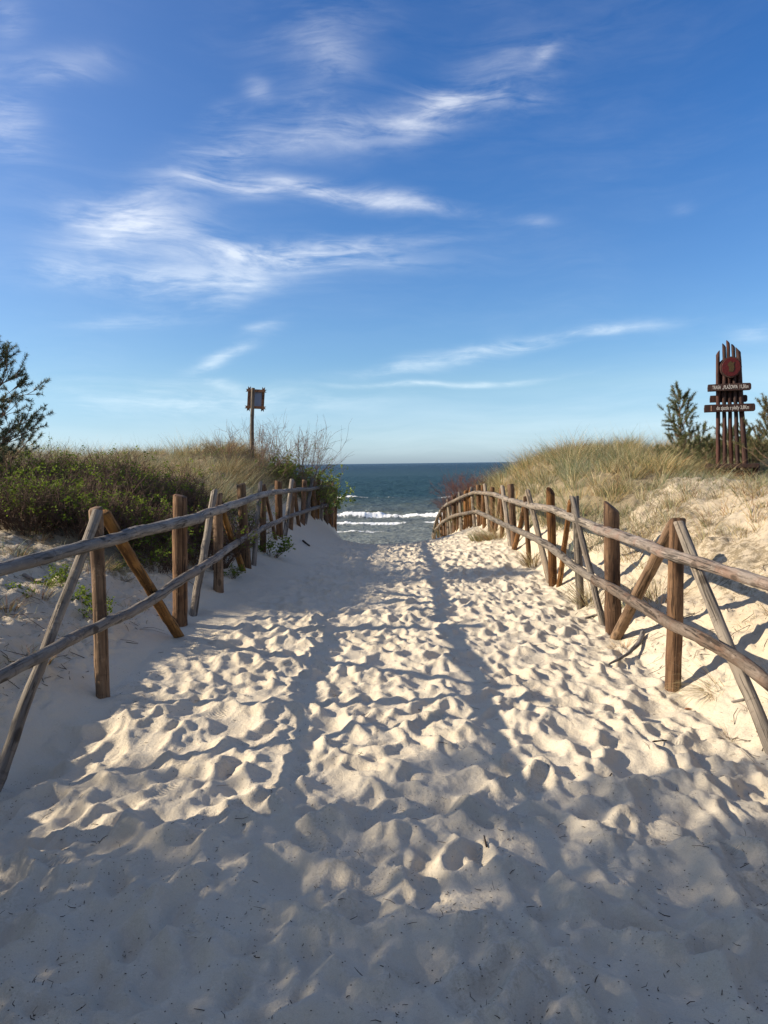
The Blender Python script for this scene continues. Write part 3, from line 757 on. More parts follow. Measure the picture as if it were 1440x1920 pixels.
brace(fenceR, lambda p: {906: 19.6, 902: 20.3}[p], 906, 914, 902, 988, 5.5, M_BROWN)
brace(fenceR, lambda p: {884: 21.4, 890: 20.8}[p], 884, 915, 890, 988, 6, M_GREY)
brace(fenceR, lambda p: {881: 21.9, 877: 22.6}[p], 881, 920, 877, 990, 5, M_BROWN)
brace(fenceR, lambda p: {861: 24.0, 867: 23.4}[p], 861, 924, 867, 995, 5.5, M_GREY)
brace(fenceR, lambda p: {860: 24.5, 857: 24.9}[p], 860, 930, 857, 998, 5, M_BROWN)
brace(fenceR, lambda p: {839: 26.5, 847: 25.8}[p], 839, 937, 847, 1002, 5.5, M_GREY)
brace(fenceR, lambda p: {836: 27.2, 838: 26.9}[p], 836, 945, 838, 1006, 4.5, M_BROWN)
# rails: polylines through measured points, split where two logs are joined
def rail(par, dep, pts, w0, w1, m, off=0.035, label=None):
    global seed; seed += 1
    wp = [P(x, y, dep(x) * (1 - off)) for x, y in pts]
    r0 = w0 / F_PX * dep(pts[0][0]) / 2; r1 = w1 / F_PX * dep(pts[-1][0]) / 2
    o = log_obj('rail', wp, r0, r1, m, par, seed, step=0.07, rough=0.06, nseg=14)
    if label: o['label'] = label
def near_left(px): return 2800.0 / (715 - px)
def near_right(px): return 3100.0 / (px - 713) if px > 1200 else depthR(px)
rail(fenceL, near_left, [(-420, 1215), (-150, 1117), (0, 1067), (130, 1030), (260, 995), (360, 975), (372, 972)], 31, 21, M_BLUEGREY, off=0.05)
rail(fenceL, depthL, [(369, 972), (418, 955), (484, 932), (512, 924), (536, 921)], 18, 8.5, M_BLUEGREY)
rail(fenceL, depthL, [(534, 921), (565, 917), (577, 917), (600, 913), (618, 913), (630, 914)], 8.5, 6, M_BLUEGREY)
rail(fenceL, near_left, [(-420, 1500), (-150, 1348), (0, 1270), (130, 1204), (260, 1140), (345, 1082), (369, 1070)], 31, 16, M_BLUEGREY, off=0.05)
rail(fenceL, depthL, [(366, 1071), (400, 1050), (445, 1021), (494, 993), (537, 970)], 15, 7.5, M_BLUEGREY)
rail(fenceL, depthL, [(535, 971), (565, 962), (595, 952), (612, 948), (634, 947)], 7.5, 6, M_BLUEGREY)
rail(fenceR, near_right, [(1800, 1225), (1600, 1142), (1440, 1092), (1340, 1060), (1262, 1038), (1184, 1012), (1119, 991)], 30, 19, M_REDGREY)
rail(fenceR, depthR, [(1122, 992), (1085, 974), (1036, 954), (993, 948), (958, 937), (939, 930), (926, 927)], 17, 8, M_GREY)
rail(fenceR, depthR, [(930, 928), (900, 925), (889, 925), (872, 930), (850, 940), (840, 945)], 8, 6, M_GREY)
rail(fenceR, depthR, [(841, 944), (830, 951), (820, 969), (815, 986), (811, 1006)], 6, 5, M_GREY)
rail(fenceR, near_right, [(1800, 1560), (1600, 1400), (1440, 1279), (1387, 1236), (1325, 1200), (1262, 1170), (1184, 1127), (1116, 1087)], 34, 18, M_REDGREY,
     label='reddish grey lower rail, the thickest, at the right edge')
rail(fenceR, depthR, [(1119, 1089), (1075, 1060), (1036, 1025), (993, 1002), (949, 984), (915, 968), (896, 960)], 16, 7.5, M_GREY)
rail(fenceR, depthR, [(897, 959), (880, 961), (855, 966), (840, 972), (829, 979)], 6.5, 5.5, M_GREY)
rail(fenceR, depthR, [(830, 979), (817, 994), (812, 1010)], 5.5, 5, M_GREY)
# the run of the left fence nearer to the viewer (outside the frame, its shadow crosses the path)
for (Y, t) in ((3.45, 0), (1.7, 1), (-0.1, 0)):
    x = float(xl(5)) ; zb = gz(x, Y)
    seed += 1
    r = 0.055 if t == 1 else 0.07
    log_obj('post', [(x, Y, zb - 0.3), (x + 0.02, Y, zb + 1.3)], r, r * 0.95, M_BROWN, fenceL, seed)
for (Y, r) in ((3.3, 0.07), (1.5, 0.055)):
    seed += 1; log_obj('post', [(2.13, Y, gz(2.13, Y) - 0.3), (2.15, Y, gz(2.13, Y) + 1.28)], r, r * 0.95, M_BROWN, fenceR, seed)
seed += 1; log_obj('brace', [(-2.0, 0.2, -0.2), (-1.97, 1.6, 1.27)], 0.045, 0.04, M_GREY, fenceL, seed)

# ------------------------------------------------------------------ box helper with rough ends
def box_mesh(name, sx, sy, sz, bev=0.006):
    import bmesh
    bm = bmesh.new(); bmesh.ops.create_cube(bm, size=1.0)
    for v in bm.verts: v.co = Vector((v.co.x * sx, v.co.y * sy, v.co.z * sz))
    bmesh.ops.bevel(bm, geom=bm.edges[:], offset=bev, segments=2, affect='EDGES', profile=0.7)
    me = bpy.data.meshes.new(name); bm.to_mesh(me); bm.free(); return me
def prism(name, outline, thick, bev=0.0):
    """outline in local x,z; thickness along y, centred"""
    n_ = len(outline)
    v = [(x, -thick / 2, z) for x, z in outline] + [(x, thick / 2, z) for x, z in outline]
    f = [list(range(n_)), list(range(2 * n_ - 1, n_ - 1, -1))] + [[i, i + n_, (i + 1) % n_ + n_, (i + 1) % n_] for i in range(n_)]
    me = bpy.data.meshes.new(name); me.from_pydata(v, [], f); me.update()
    import bmesh
    bm = bmesh.new(); bm.from_mesh(me); bmesh.ops.recalc_face_normals(bm, faces=bm.faces[:])
    if bev: bmesh.ops.bevel(bm, geom=bm.edges[:], offset=bev, segments=1, affect='EDGES')
    bm.to_mesh(me); bm.free(); return me

# ------------------------------------------------------------------ trail sign on the right dune
SYD = 17.0
sb = P(1372, 900, SYD)
SG = Vector((sb.x, SYD, gz(sb.x, SYD)))
sign = empty('trail_sign', SG, 'tall dark red wooden trail sign with five poles, a round red emblem and lettered boards', 'sign')
YAW = math.radians(-17)
sign.rotation_euler = (0, 0, YAW)
SC = SYD / F_PX / math.cos(math.radians(0))
def sl(px, py, d=0.0):   # local sign coordinates of a photo pixel, d towards the viewer
    # intersect the ray with the sign's plane
    nrm = Vector((math.sin(YAW), -math.cos(YAW), 0)); p0 = SG + nrm * d
    r = pix_ray(px, py); k = (p0 - EYE).dot(nrm) / r.dot(nrm); w = EYE + r * k
    return Matrix.Rotation(-YAW, 3, 'Z') @ (w - SG)
def slog(name, pts, r0, r1, m, **kw):
    global seed; seed += 1
    pts = [Vector(p) for p in pts]; a, b_ = pts[0], pts[-1]
    q = (b_ - a).to_track_quat('Z', 'Y'); inv = q.inverted()
    o = link(name, log_mesh(name, [tuple(inv @ (p - a)) for p in pts], r0, r1, seed, **kw), m, sign)
    o.location = a; o.rotation_mode = 'QUATERNION'; o.rotation_quaternion = q
    return o
for (bx, tx, ty, w) in ((1346, 1346, 662, 6.8), (1359, 1357.5, 648, 6.4), (1371.5, 1365, 642, 6.2), (1384, 1374.5, 649, 6.4), (1398, 1384, 656, 8.0)):
    a = sl(bx, 872); b_ = sl(tx, ty)
    slog('pole', [a + Vector((0, 0, -0.1)), b_], w / F_PX * SYD / 2 * 1.22, w / F_PX * SYD / 2 * 1.02, M_SIGN, tilt1=1.3, rough=0.03)
# emblem disc, with a larger dark disc behind it
def disc(name, c, r, thick, m, par, squash=1.0):
    N = 40; out = [(math.cos(2 * math.pi * k / N) * r * squash * (1 + 0.015 * math.sin(5 * k)), math.sin(2 * math.pi * k / N) * r) for k in range(N)]
    o = link(name, prism(name, out, thick, 0.004), m, par); o.location = c; return o
c = sl(1368.5, 690, 0.0)
disc('back_disc', Vector((sl(1366, 689).x, 0.06, sl(1366, 689).z)), 0.225, 0.05, M_BOARD, sign)
rim = disc('emblem_disc', Vector((c.x, -0.13, c.z)), 0.235, 0.12, M_SIGN, sign, 0.94)
fp = disc('red_face', Vector((0, -0.067, 0)), 0.205, 0.012, M_RED, rim, 0.94)
em = [(-0.05, -0.10), (0.04, -0.11), (0.065, -0.02), (0.05, 0.05), (0.07, 0.11), (0.02, 0.09), (-0.01, 0.13), (-0.05, 0.10), (-0.08, 0.05), (-0.045, 0.0)]
eo = link('worn_emblem', prism('worn_emblem', em, 0.008), M_OLIVE, rim); eo.location = (0, -0.078, 0)
# boards
def board(x0, y0, x1, y1, h, d, thick, m, cut=0.02):
    a = sl(x0, y0, d); b_ = sl(x1, y1, d); L = (b_ - a).length
    hh = h / F_PX * SYD / 2
    rr = random.Random(x0)
    out = [(-L / 2, -hh), (-L / 2 - 0.005, 0), (-L / 2 + 0.004, hh), (-L / 4, hh * 1.04), (0, hh * 0.97), (L / 4, hh * 1.05), (L / 2 - cut, hh), (L / 2, hh * 0.6), (L / 2 + 0.004, -hh * 0.6), (L / 2 - cut, -hh), (L / 4, -hh * 1.03), (-L / 5, -hh * 0.97)]
    o = link('board', prism('board', out, thick, 0.006), m, sign)
    o.location = ((a + b_) / 2); o.location.y = -d
    o.rotation_euler = (0, -math.atan2(b_.z - a.z, b_.x - a.x), 0)
    return o, L, hh
def lettering(par, txt, x0, x1, hgt, y, z, name='lettering'):
    cu = bpy.data.curves.new(name, 'FONT'); cu.body = txt; cu.size = 1.0; cu.extrude = 0.004; cu.offset = 0.012
    cu.align_x = 'LEFT'; cu.align_y = 'CENTER'
    o = bpy.data.objects.new(name, cu); COL.objects.link(o)
    bpy.context.view_layer.update()
    wdt = o.dimensions.x
    dg = bpy.context.evaluated_depsgraph_get(); me = bpy.data.meshes.new_from_object(o.evaluated_get(dg))
    bpy.data.objects.remove(o); bpy.data.curves.remove(cu)
    sx = (x1 - x0) / wdt
    for v in me.vertices: v.co = Vector((v.co.x * sx, v.co.y * hgt, v.co.z))
    me.materials.clear()
    o = link(name, me, M_WHITE, par); o.location = (x0, y, z); o.rotation_euler = (math.pi / 2, 0, 0)
    return o
b1, L1, h1 = board(1327, 728, 1408, 724.5, 13, 0.10, 0.09, M_BOARD)
lettering(b1, 'TRASA  „PLAŻOWA  11,5Km', -L1 / 2 + 0.09, L1 / 2 - 0.06, 0.115, -0.047, 0.0)
b2, L2, h2 = board(1331, 748.5, 1401, 747, 13, -0.07, 0.06, M_BOARD)
b3, L3, h3 = board(1320.5, 766.5, 1415.5, 763.5, 14, 0.10, 0.09, M_BOARD)
lettering(b3, 'do zjazdu z plaży 3,8Km', -L3 / 2 + 0.25, L3 / 2 - 0.13, 0.115, -0.047, 0.0)
sc_ = link('painted_stroke', box_mesh('painted_stroke', 0.012, 0.004, 0.12, 0.001), M_PALE, b3); sc_.location = (-L3 / 2 + 0.14, -0.046, 0)
a = sl(1347, 735); b_ = sl(1390, 757)
bp = link('back_panel', box_mesh('back_panel', b_.x - a.x, 0.04, a.z - sl(1347, 748).z + 0.05, 0.005), M_BOARD, sign); bp.location = ((a.x + b_.x) / 2, 0.065, sl(1347, 742).z)
a = sl(1350, 702); b_ = sl(1388, 720)
bp = link('back_panel', box_mesh('back_panel', b_.x - a.x, 0.04, a.z - b_.z, 0.005), M_BOARD, sign); bp.location = ((a.x + b_.x) / 2, 0.065, (a.z + b_.z) / 2)
# base trough of heavy beams
for (x0, x1, yy, d, hh, th) in ((1327, 1423, 874, 0.14, 0.09, 0.09), (1330, 1421, 874, -0.14, 0.09, 0.09), (1338, 1418, 888, 0.0, 0.14, 0.20)):
    a = sl(x0, yy, d); b_ = sl(x1, yy, d)
    o = link('base_beam', box_mesh('base_beam', b_.x - a.x, th, hh, 0.012), M_SIGN, sign); o.location = ((a.x + b_.x) / 2, -d, a.z)
for px_ in (1329, 1417):
    a = sl(px_, 900); slog('base_post', [(a.x, -0.02, a.z - 0.25), (a.x, -0.02, sl(px_, 870).z)], 0.085, 0.08, M_SIGN, tilt1=0.1)

# ------------------------------------------------------------------ back of the information board on a pole, left dune
BY = 21.0
pb = P(471, 842, BY); pbz = gz(pb.x, BY)
pole_sign = empty('information_board', (pb.x, BY, pbz), 'small framed board on a leaning pole, seen from behind above the left dune', 'sign')
seed += 1
tp = P(474.5, 728, BY); pl0 = Vector((pb.x, BY, pbz))
log_obj('pole', [pl0 - Vector((0, 0, 0.3)), P(472, 800, BY), tp], 0.062, 0.05, M_GREY, pole_sign, seed)
def pn(x, y): 
    q = P(x, y, BY + 0.09) - pl0; return q
def tail_board(name, p, q, w, m, dyy):
    L = (q - p).length; h = w / 2
    out = [(-L / 2, -h), (-L / 2 + 0.045, 0), (-L / 2, h), (L / 2, h), (L / 2 - 0.045, 0), (L / 2, -h)]
    o = link(name, prism(name, out, 0.03, 0.002), m, pole_sign)
    o.location = (p + q) / 2 + Vector((0, dyy, 0)); o.rotation_euler = (0, -math.atan2(q.z - p.z, q.x - p.x), 0)
tail_board('frame_slat', pn(460.5, 731.5), pn(500, 733.5), 0.075, M_FRAME, 0.0)
tail_board('frame_slat', pn(458.5, 763), pn(499, 765), 0.075, M_FRAME, 0.0)
tail_board('frame_slat', pn(467.5, 724), pn(465, 771), 0.075, M_FRAME, 0.034)
tail_board('frame_slat', pn(494, 725.5), pn(491.5, 772), 0.075, M_FRAME, 0.034)
pa, pc = pn(467, 733), pn(493, 765)
o = link('panel', box_mesh('panel', pc.x - pa.x, 0.012, pa.z - pc.z, 0.003), M_PANEL, pole_sign); o.location = (pa + pc) / 2 + Vector((0, 0.056, 0))

# ------------------------------------------------------------------ vegetation builders
def ribbons(B, az_, lean, length, width, droop, nseg, tints, face=None):
    """B (N,3) feet; az_ heading, lean from vertical, droop extra bend; returns verts, quads, tint per vertex"""
    N = len(B)
    t_ = np.linspace(0, 1, nseg + 1)
    ang = lean[:, None] + droop[:, None] * t_[None, :] ** 1.5
    ds = length[:, None] / nseg
    hx = np.cumsum(np.sin(ang) * ds, 1) - np.sin(ang[:, :1]) * ds; hz = np.cumsum(np.cos(ang) * ds, 1) - np.cos(ang[:, :1]) * ds
    cx_, cy_ = np.cos(az_)[:, None], np.sin(az_)[:, None]
    C = np.stack([B[:, 0:1] + hx * cx_, B[:, 1:2] + hx * cy_, B[:, 2:3] + hz], -1)
    fa_ = RNG.uniform(0, 2 * math.pi, N) if face is None else face
    S = np.stack([np.cos(fa_), np.sin(fa_), np.zeros(N)], -1)[:, None, :]
    wd = width[:, None] * (1 - 0.9 * t_[None, :] ** 1.4) / 2
    A = C - S * wd[..., None]; D = C + S * wd[..., None]
    V = np.stack([A, D], 2).reshape(N, -1, 3)
    k = np.arange(nseg)
    q = np.stack([2 * k, 2 * k + 1, 2 * k + 3, 2 * k + 2], -1)
    Q = (np.arange(N) * 2 * (nseg + 1))[:, None, None] + q[None]
    T_ = np.repeat(tints, 2 * (nseg + 1), 0)
    return V.reshape(-1, 3), Q.reshape(-1, 4), T_
def veg_mesh(name, V, Q, T_, cnt=4, smooth=False):
    me = mesh_from(name, V, Q, np.full(len(Q), cnt), smooth)
    ca = me.color_attributes.new('tint', 'FLOAT_COLOR', 'POINT')
    ca.data.foreach_set('color', np.concatenate([T_, np.ones((len(T_), 1))], 1).astype(np.float32).ravel())
    return me
STRAW = np.array([0.42, 0.335, 0.165]); PALE = np.array([0.52, 0.45, 0.27]); GREEN = np.array([0.105, 0.145, 0.045]); RUST = np.array([0.24, 0.13, 0.06]); SAGE = np.array([0.22, 0.235, 0.12])
def grass_tints(N, p):
    cols = np.stack([STRAW, PALE, GREEN, RUST, SAGE])
    k = RNG.choice(5, N, p=p)
    return cols[k] * RNG.uniform(0.65, 1.2, (N, 1))
def tussocks(centres, nb, L, spread, width, p, nseg=3, wind=0.3, leanmax=0.75, droop=(0.3, 1.1)):
    V_, Q_, T_ = [], [], []; off = 0
    cen = np.repeat(centres, nb, 0); N = len(cen)
    size = np.repeat(RNG.uniform(0.55, 1.35, len(centres)), nb)
    if len(centres) > 1: size = size * np.repeat(1 + 0.75 * fbm(centres[:, 0] * 0.6, centres[:, 1] * 0.6 + 3, 2), nb)
    r = spread * size * np.sqrt(RNG.random(N)); a0 = RNG.uniform(0, 2 * math.pi, N)
    B = cen + np.stack([r * np.cos(a0), r * np.sin(a0), np.full(N, -0.04)], -1)
    lean = np.clip(r / (spread + 1e-6) * 0.45, 0, 1) * leanmax + np.abs(RNG.normal(0, 0.12, N))
    hx_ = np.cos(a0) * lean + wind; hy_ = np.sin(a0) * lean + RNG.normal(0, 0.08, N)
    az_ = np.arctan2(hy_, hx_); lean2 = np.clip(np.hypot(hx_, hy_), 0, 1.2)
    ln = L * size * RNG.uniform(0.55, 1.15, N)
    tint = grass_tints(N, p) * np.repeat(RNG.uniform(0.8, 1.15, len(centres)), nb)[:, None]
    hue = (RNG.normal(0, 0.9, (len(centres), 1)) + 3.2 * fbm(centres[:, 0:1] * 0.45 + 8, centres[:, 1:2] * 0.45, 2)) * np.array([[0.09, 0.015, -0.05]]) + 1; tint = np.clip(tint * np.repeat(hue, nb, 0), 0.01, 0.9)
    return ribbons(B, az_, lean2, ln, width * RNG.uniform(0.6, 1.2, N), RNG.uniform(droop[0], droop[1], N), nseg, tint)
def scatter(n_, x0, x1, y0, y1, ok):
    pts = []
    while len(pts) < n_:
        X = RNG.uniform(x0, x1, 4000); Y = RNG.uniform(y0, y1, 4000)
        m_ = ok(X, Y); X, Y = X[m_], Y[m_]
        Z = ground_full(X, Y); pts.extend(zip(X, Y, Z))
        if len(X) == 0: break
    return np.array(pts[:n_])
def join(parts):
    V_, Q_, T_ = [], [], []; off = 0
    for v, q, t_ in parts:
        V_.append(v); Q_.append(q + off); T_.append(t_); off += len(v)
    return np.concatenate(V_), np.concatenate(Q_), np.concatenate(T_)
def patchy(X, Y, lo): return fbm(X * 0.55 + 31, Y * 0.55 + 7, 3) > lo

# left dune grass
okL = lambda X, Y: (X < xl(Y) - np.interp(Y, [12, 15, 30], [1.3, 0.5, 0.25])) & (X > -0.60 * Y - 2.0) & (Y > 11.5) & (Y < 31) & ((Y > 12.6) | (X < -5.0))
cL = scatter(1250, -20, -2, 11.5, 31, okL)
pdist = [0.40, 0.17, 0.10, 0.14, 0.19]
gl = tussocks(cL, 84, 0.62, 0.20, 0.0072, pdist, 3, 0.22, 1.0, (0.2, 1.3))
o = link('dune_grass', veg_mesh('dune_grass', *gl), M_GRASS); tag(o, 'straw coloured marram grass on the left dune behind the rose bushes', 'grass', kind='stuff')
okR = lambda X, Y: (X > xr(Y) + np.interp(Y, [10, 12, 14, 30], [1.1, 0.5, 0.22, 0.12])) & (X < 0.60 * Y + 2.5) & (Y > 10.6 + 1.15 * np.clip(X - 3.3, 0, 4.4)) & ~((np.abs(X - 8.0) < 1.1) & (Y > 15.2) & (Y < 17.3)) & (Y < 30.5)
cR = scatter(1700, 2, 19, 10.5, 31, okR)
gr = tussocks(cR, 84, 0.58, 0.20, 0.0072, [0.38, 0.15, 0.19, 0.06, 0.22], 3, 0.15, 1.1, (0.2, 1.4))
o = link('dune_grass', veg_mesh('dune_grass', *gr), M_GRASS); tag(o, 'yellow and green marram grass on the right dune behind the fence', 'grass', kind='stuff')
# thin dry wisps over the bare sand of both banks
okS = lambda X, Y: (((X > xr(Y) + 0.25) & (X < 0.56 * Y + 0.8)) | ((X < xl(Y) - 0.45) & (X > -0.56 * Y - 0.8))) & (Y > 3.0) & (Y < 13.0) & patchy(X * 2.2, Y * 2.2, -0.02)
cS = scatter(900, -9, 9, 3.0, 13, okS)
gs = tussocks(cS, 15, 0.16, 0.07, 0.0045, [0.30, 0.20, 0.08, 0.32, 0.10], 3, 0.1, 1.6, (0.4, 1.6))
okS2 = lambda X, Y: okS(X, Y) & (Y > 7.5)
cS2 = scatter(560, -8, 9, 7, 14, okS2)
gs2 = tussocks(cS2, 32, 0.29, 0.10, 0.0055, [0.34, 0.2, 0.12, 0.22, 0.12], 3, 0.15, 1.2)
# straw lying flat on the banks
okD = lambda X, Y: (((X > xr(Y) + 0.1) & (X < 0.56 * Y + 0.8)) | ((X < xl(Y) - 0.3) & (X > -0.56 * Y - 0.8))) & (Y > 3.0) & (Y < 12.0) & patchy(X * 1.7 + 9, Y * 1.7, -0.25)
cD = scatter(9000, -8, 8, 3, 12, okD); N = len(cD)
gd = ribbons(cD + np.array([0, 0, 0.008]), RNG.uniform(0, 6.28, N), RNG.uniform(1.1, 1.5, N), RNG.uniform(0.05, 0.28, N), RNG.uniform(0.002, 0.006, N), RNG.uniform(0.05, 0.5, N), 3, grass_tints(N, [0.25, 0.10, 0.0, 0.60, 0.05]) * RNG.uniform(0.25, 0.95, (N, 1)))
o = link('dry_beach_grass', veg_mesh('dry_beach_grass', *join([gs, gs2, gd])), M_GRASS); tag(o, 'sparse dry wisps and fallen straw on the sandy banks', 'grass', kind='stuff')

# single tufts
def tuft(x, y, label, n_=90, L=0.4, sp=0.10, p=(0.4, 0.2, 0.15, 0.15, 0.1), w=0.006, wind=0.0, lean=1.2, droop=(0.4, 1.5), z=None):
    zz = gfull(x, y)
    c_ = np.array([[0.0, 0.0, 0.0]])
    g = tussocks(c_, n_, L, sp, w, list(p), 4, wind, lean, droop)
    o = link('grass_tuft', veg_mesh('grass_tuft', *g), M_GRASS); o.location = (x, y, zz)
    return tag(o, label, 'grass tuft', 'grass tufts near the fences')
def at_ground(px, py, y0=1.0, y1=40.0):
    """first point of the ground seen through photo pixel (px,py)"""
    r = pix_ray(px, py); yy = np.arange(y0, y1, 0.03); k = yy / r.y
    X = EYE.x + r.x * k; Z = EYE.z + r.z * k
    G_ = ground_macro(X, yy); h = np.where(Z <= G_)[0]
    i = h[0] if len(h) else len(yy) - 1
    return float(X[i]), float(yy[i])
TUFTS = [
    (905, 1012, 'broad green and rust tuft at the bend of the right fence', 420, 0.55, 0.42, (0.30, 0.10, 0.35, 0.25, 0.0), 0.009, 0),
    (938, 1010, 'rusty yellow tuft beside the green one under the right fence', 320, 0.50, 0.30, (0.40, 0.10, 0.12, 0.38, 0.0), 0.009, 0),
    (1003, 1060, 'dry brown tuft hanging over the sand behind the sixth right post', 260, 0.45, 0.16, (0.38, 0.18, 0.05, 0.39, 0.0), 0.007, 0),
    (1112, 1128, 'dry straw tuft between the grey post and the oblique brown post', 280, 0.42, 0.17, (0.42, 0.25, 0.05, 0.28, 0.0), 0.006, 0),
    (1235, 1125, 'dark tangled tuft in the hollow behind the ochre brace', 240, 0.34, 0.20, (0.30, 0.12, 0.08, 0.50, 0.0), 0.005, 0),
    (1170, 1215, 'small dry tuft at the foot of the ochre brace', 120, 0.20, 0.16, (0.40, 0.20, 0.05, 0.35, 0.0), 0.004, 0),
    (1370, 1388, 'spiky dark tuft on bare sand by the lower right brace', 50, 0.17, 0.03, (0.20, 0.05, 0.05, 0.70, 0.0), 0.0035, 0),
    (1345, 1310, 'thin wispy tuft on bare sand beside the nearest right brace', 26, 0.15, 0.05, (0.30, 0.1, 0.1, 0.5, 0.0), 0.003, 0),
    (1305, 1365, 'low curled tuft right of the orange leaf', 26, 0.12, 0.06, (0.30, 0.1, 0.1, 0.5, 0.0), 0.003, 0),
    (1340, 1292, 'flattened yellow straw tuft lying behind the lower right rail', 90, 0.30, 0.06, (0.6, 0.3, 0.0, 0.1, 0.0), 0.005, -0.9),
    (1165, 965, 'tall green tuft on pale sand behind the oblique brown post', 70, 0.45, 0.12, (0.3, 0.2, 0.35, 0.0, 0.15), 0.007, 0),
    (1290, 940, 'tawny tuft at the top of the right bank below the sign', 110, 0.28, 0.16, (0.45, 0.2, 0.1, 0.25, 0.0), 0.006, 0),
    (1365, 1000, 'low tawny tuft on the right bank near the picture edge', 130, 0.25, 0.22, (0.45, 0.2, 0.15, 0.2, 0.0), 0.006, 0),
    (1255, 1020, 'bright green tuft on the bank left of the nearest right post', 60, 0.16, 0.07, (0.2, 0.1, 0.7, 0.0, 0.0), 0.005, 0),
    (30, 1050, 'yellow green tuft on sand above the top left rail', 130, 0.20, 0.14, (0.4, 0.1, 0.4, 0.1, 0.0), 0.006, 0),
    (12, 1135, 'reddish brown tuft at the left edge between the rails', 150, 0.22, 0.12, (0.25, 0.05, 0.15, 0.55, 0.0), 0.006, 0),
    (78, 1010, 'pale rusty tuft on sand under the rose thicket', 80, 0.18, 0.10, (0.4, 0.1, 0.05, 0.45, 0.0), 0.006, 0),
    (78, 1125, 'upright dry brown tuft beside the pale grey brace', 60, 0.30, 0.05, (0.35, 0.05, 0.0, 0.6, 0.0), 0.005, 0),
    (420, 838, 'tall rusty clump of grass on the left dune crest left of the framed board', 260, 0.75, 0.30, (0.35, 0.1, 0.0, 0.5, 0.05), 0.009, 0),
    (60, 1260, 'dark mossy tuft behind the lower left rail', 150, 0.22, 0.16, (0.25, 0.05, 0.25, 0.45, 0.0), 0.005, 0),
]
for (px_, py_, lab, n_, L_, sp, p_, w_, wd) in TUFTS:
    x_, y_ = at_ground(px_, py_) if py_ > 850 else (float(P(px_, 870, 20.5).x), 20.5)
    tuft(x_, y_, lab, n_, L_, sp, p_, w_, wd)

# woody plants -------------------------------------------------------------
def tubes(segs, sides=3):
    """segs: list of (points (k,3), radii (k,)) -> verts, quads"""
    V_, Q_ = [], []; off = 0
    th = np.linspace(0, 2 * math.pi, sides, endpoint=False)
    for C, R in segs:
        C = np.asarray(C, float); R = np.asarray(R, float); k = len(C)
        T = np.gradient(C, axis=0); T /= np.linalg.norm(T, axis=1)[:, None] + 1e-9
        up = np.array([0.31, 0.17, 0.93]) if abs(T[0, 2]) < 0.8 else np.array([1.0, 0.2, 0.0])
        U = np.cross(T, up); U /= np.linalg.norm(U, axis=1)[:, None] + 1e-9; W_ = np.cross(T, U)
        vv = C[:, None] + R[:, None, None] * (np.cos(th)[None, :, None] * U[:, None] + np.sin(th)[None, :, None] * W_[:, None])
        V_.append(vv.reshape(-1, 3))
        i = np.arange(k - 1)[:, None] * sides; j = np.arange(sides)[None]; j2 = (j + 1) % sides
        Q_.append((np.stack([i + j, i + j2, i + sides + j2, i + sides + j], -1) + off).reshape(-1, 4)); off += k * sides
    return np.concatenate(V_), np.concatenate(Q_)
def wander(rr, p, d, L, k, jit, grav=0.0):
    pts = [np.array(p, float)]; d = np.array(d, float); d /= np.linalg.norm(d)
    for _ in range(k):
        d = d + rr.normal(0, jit, 3) + np.array([0, 0, grav]); d /= np.linalg.norm(d)
        pts.append(pts[-1] + d * L / k)
    return np.array(pts), d
def leaf_quads(centres, normals_rand, size, tints):
    N = len(centres)
    a = RNG.normal(0, 1, (N, 3)); a[:, 2] = np.abs(a[:, 2]) * 0.5; a /= np.linalg.norm(a, axis=1)[:, None]
    b_ = RNG.normal(0, 1, (N, 3)); b_ -= (b_ * a).sum(1)[:, None] * a; b_ /= np.linalg.norm(b_, axis=1)[:, None]
    s = size[:, None]
    V_ = np.stack([centres - a * s * 0.5, centres + b_ * s * 0.30, centres + a * s * 0.6, centres - b_ * s * 0.30], 1)
    Q_ = np.arange(N * 4).reshape(N, 4)
    return V_.reshape(-1, 3), Q_, np.repeat(tints, 4, 0)
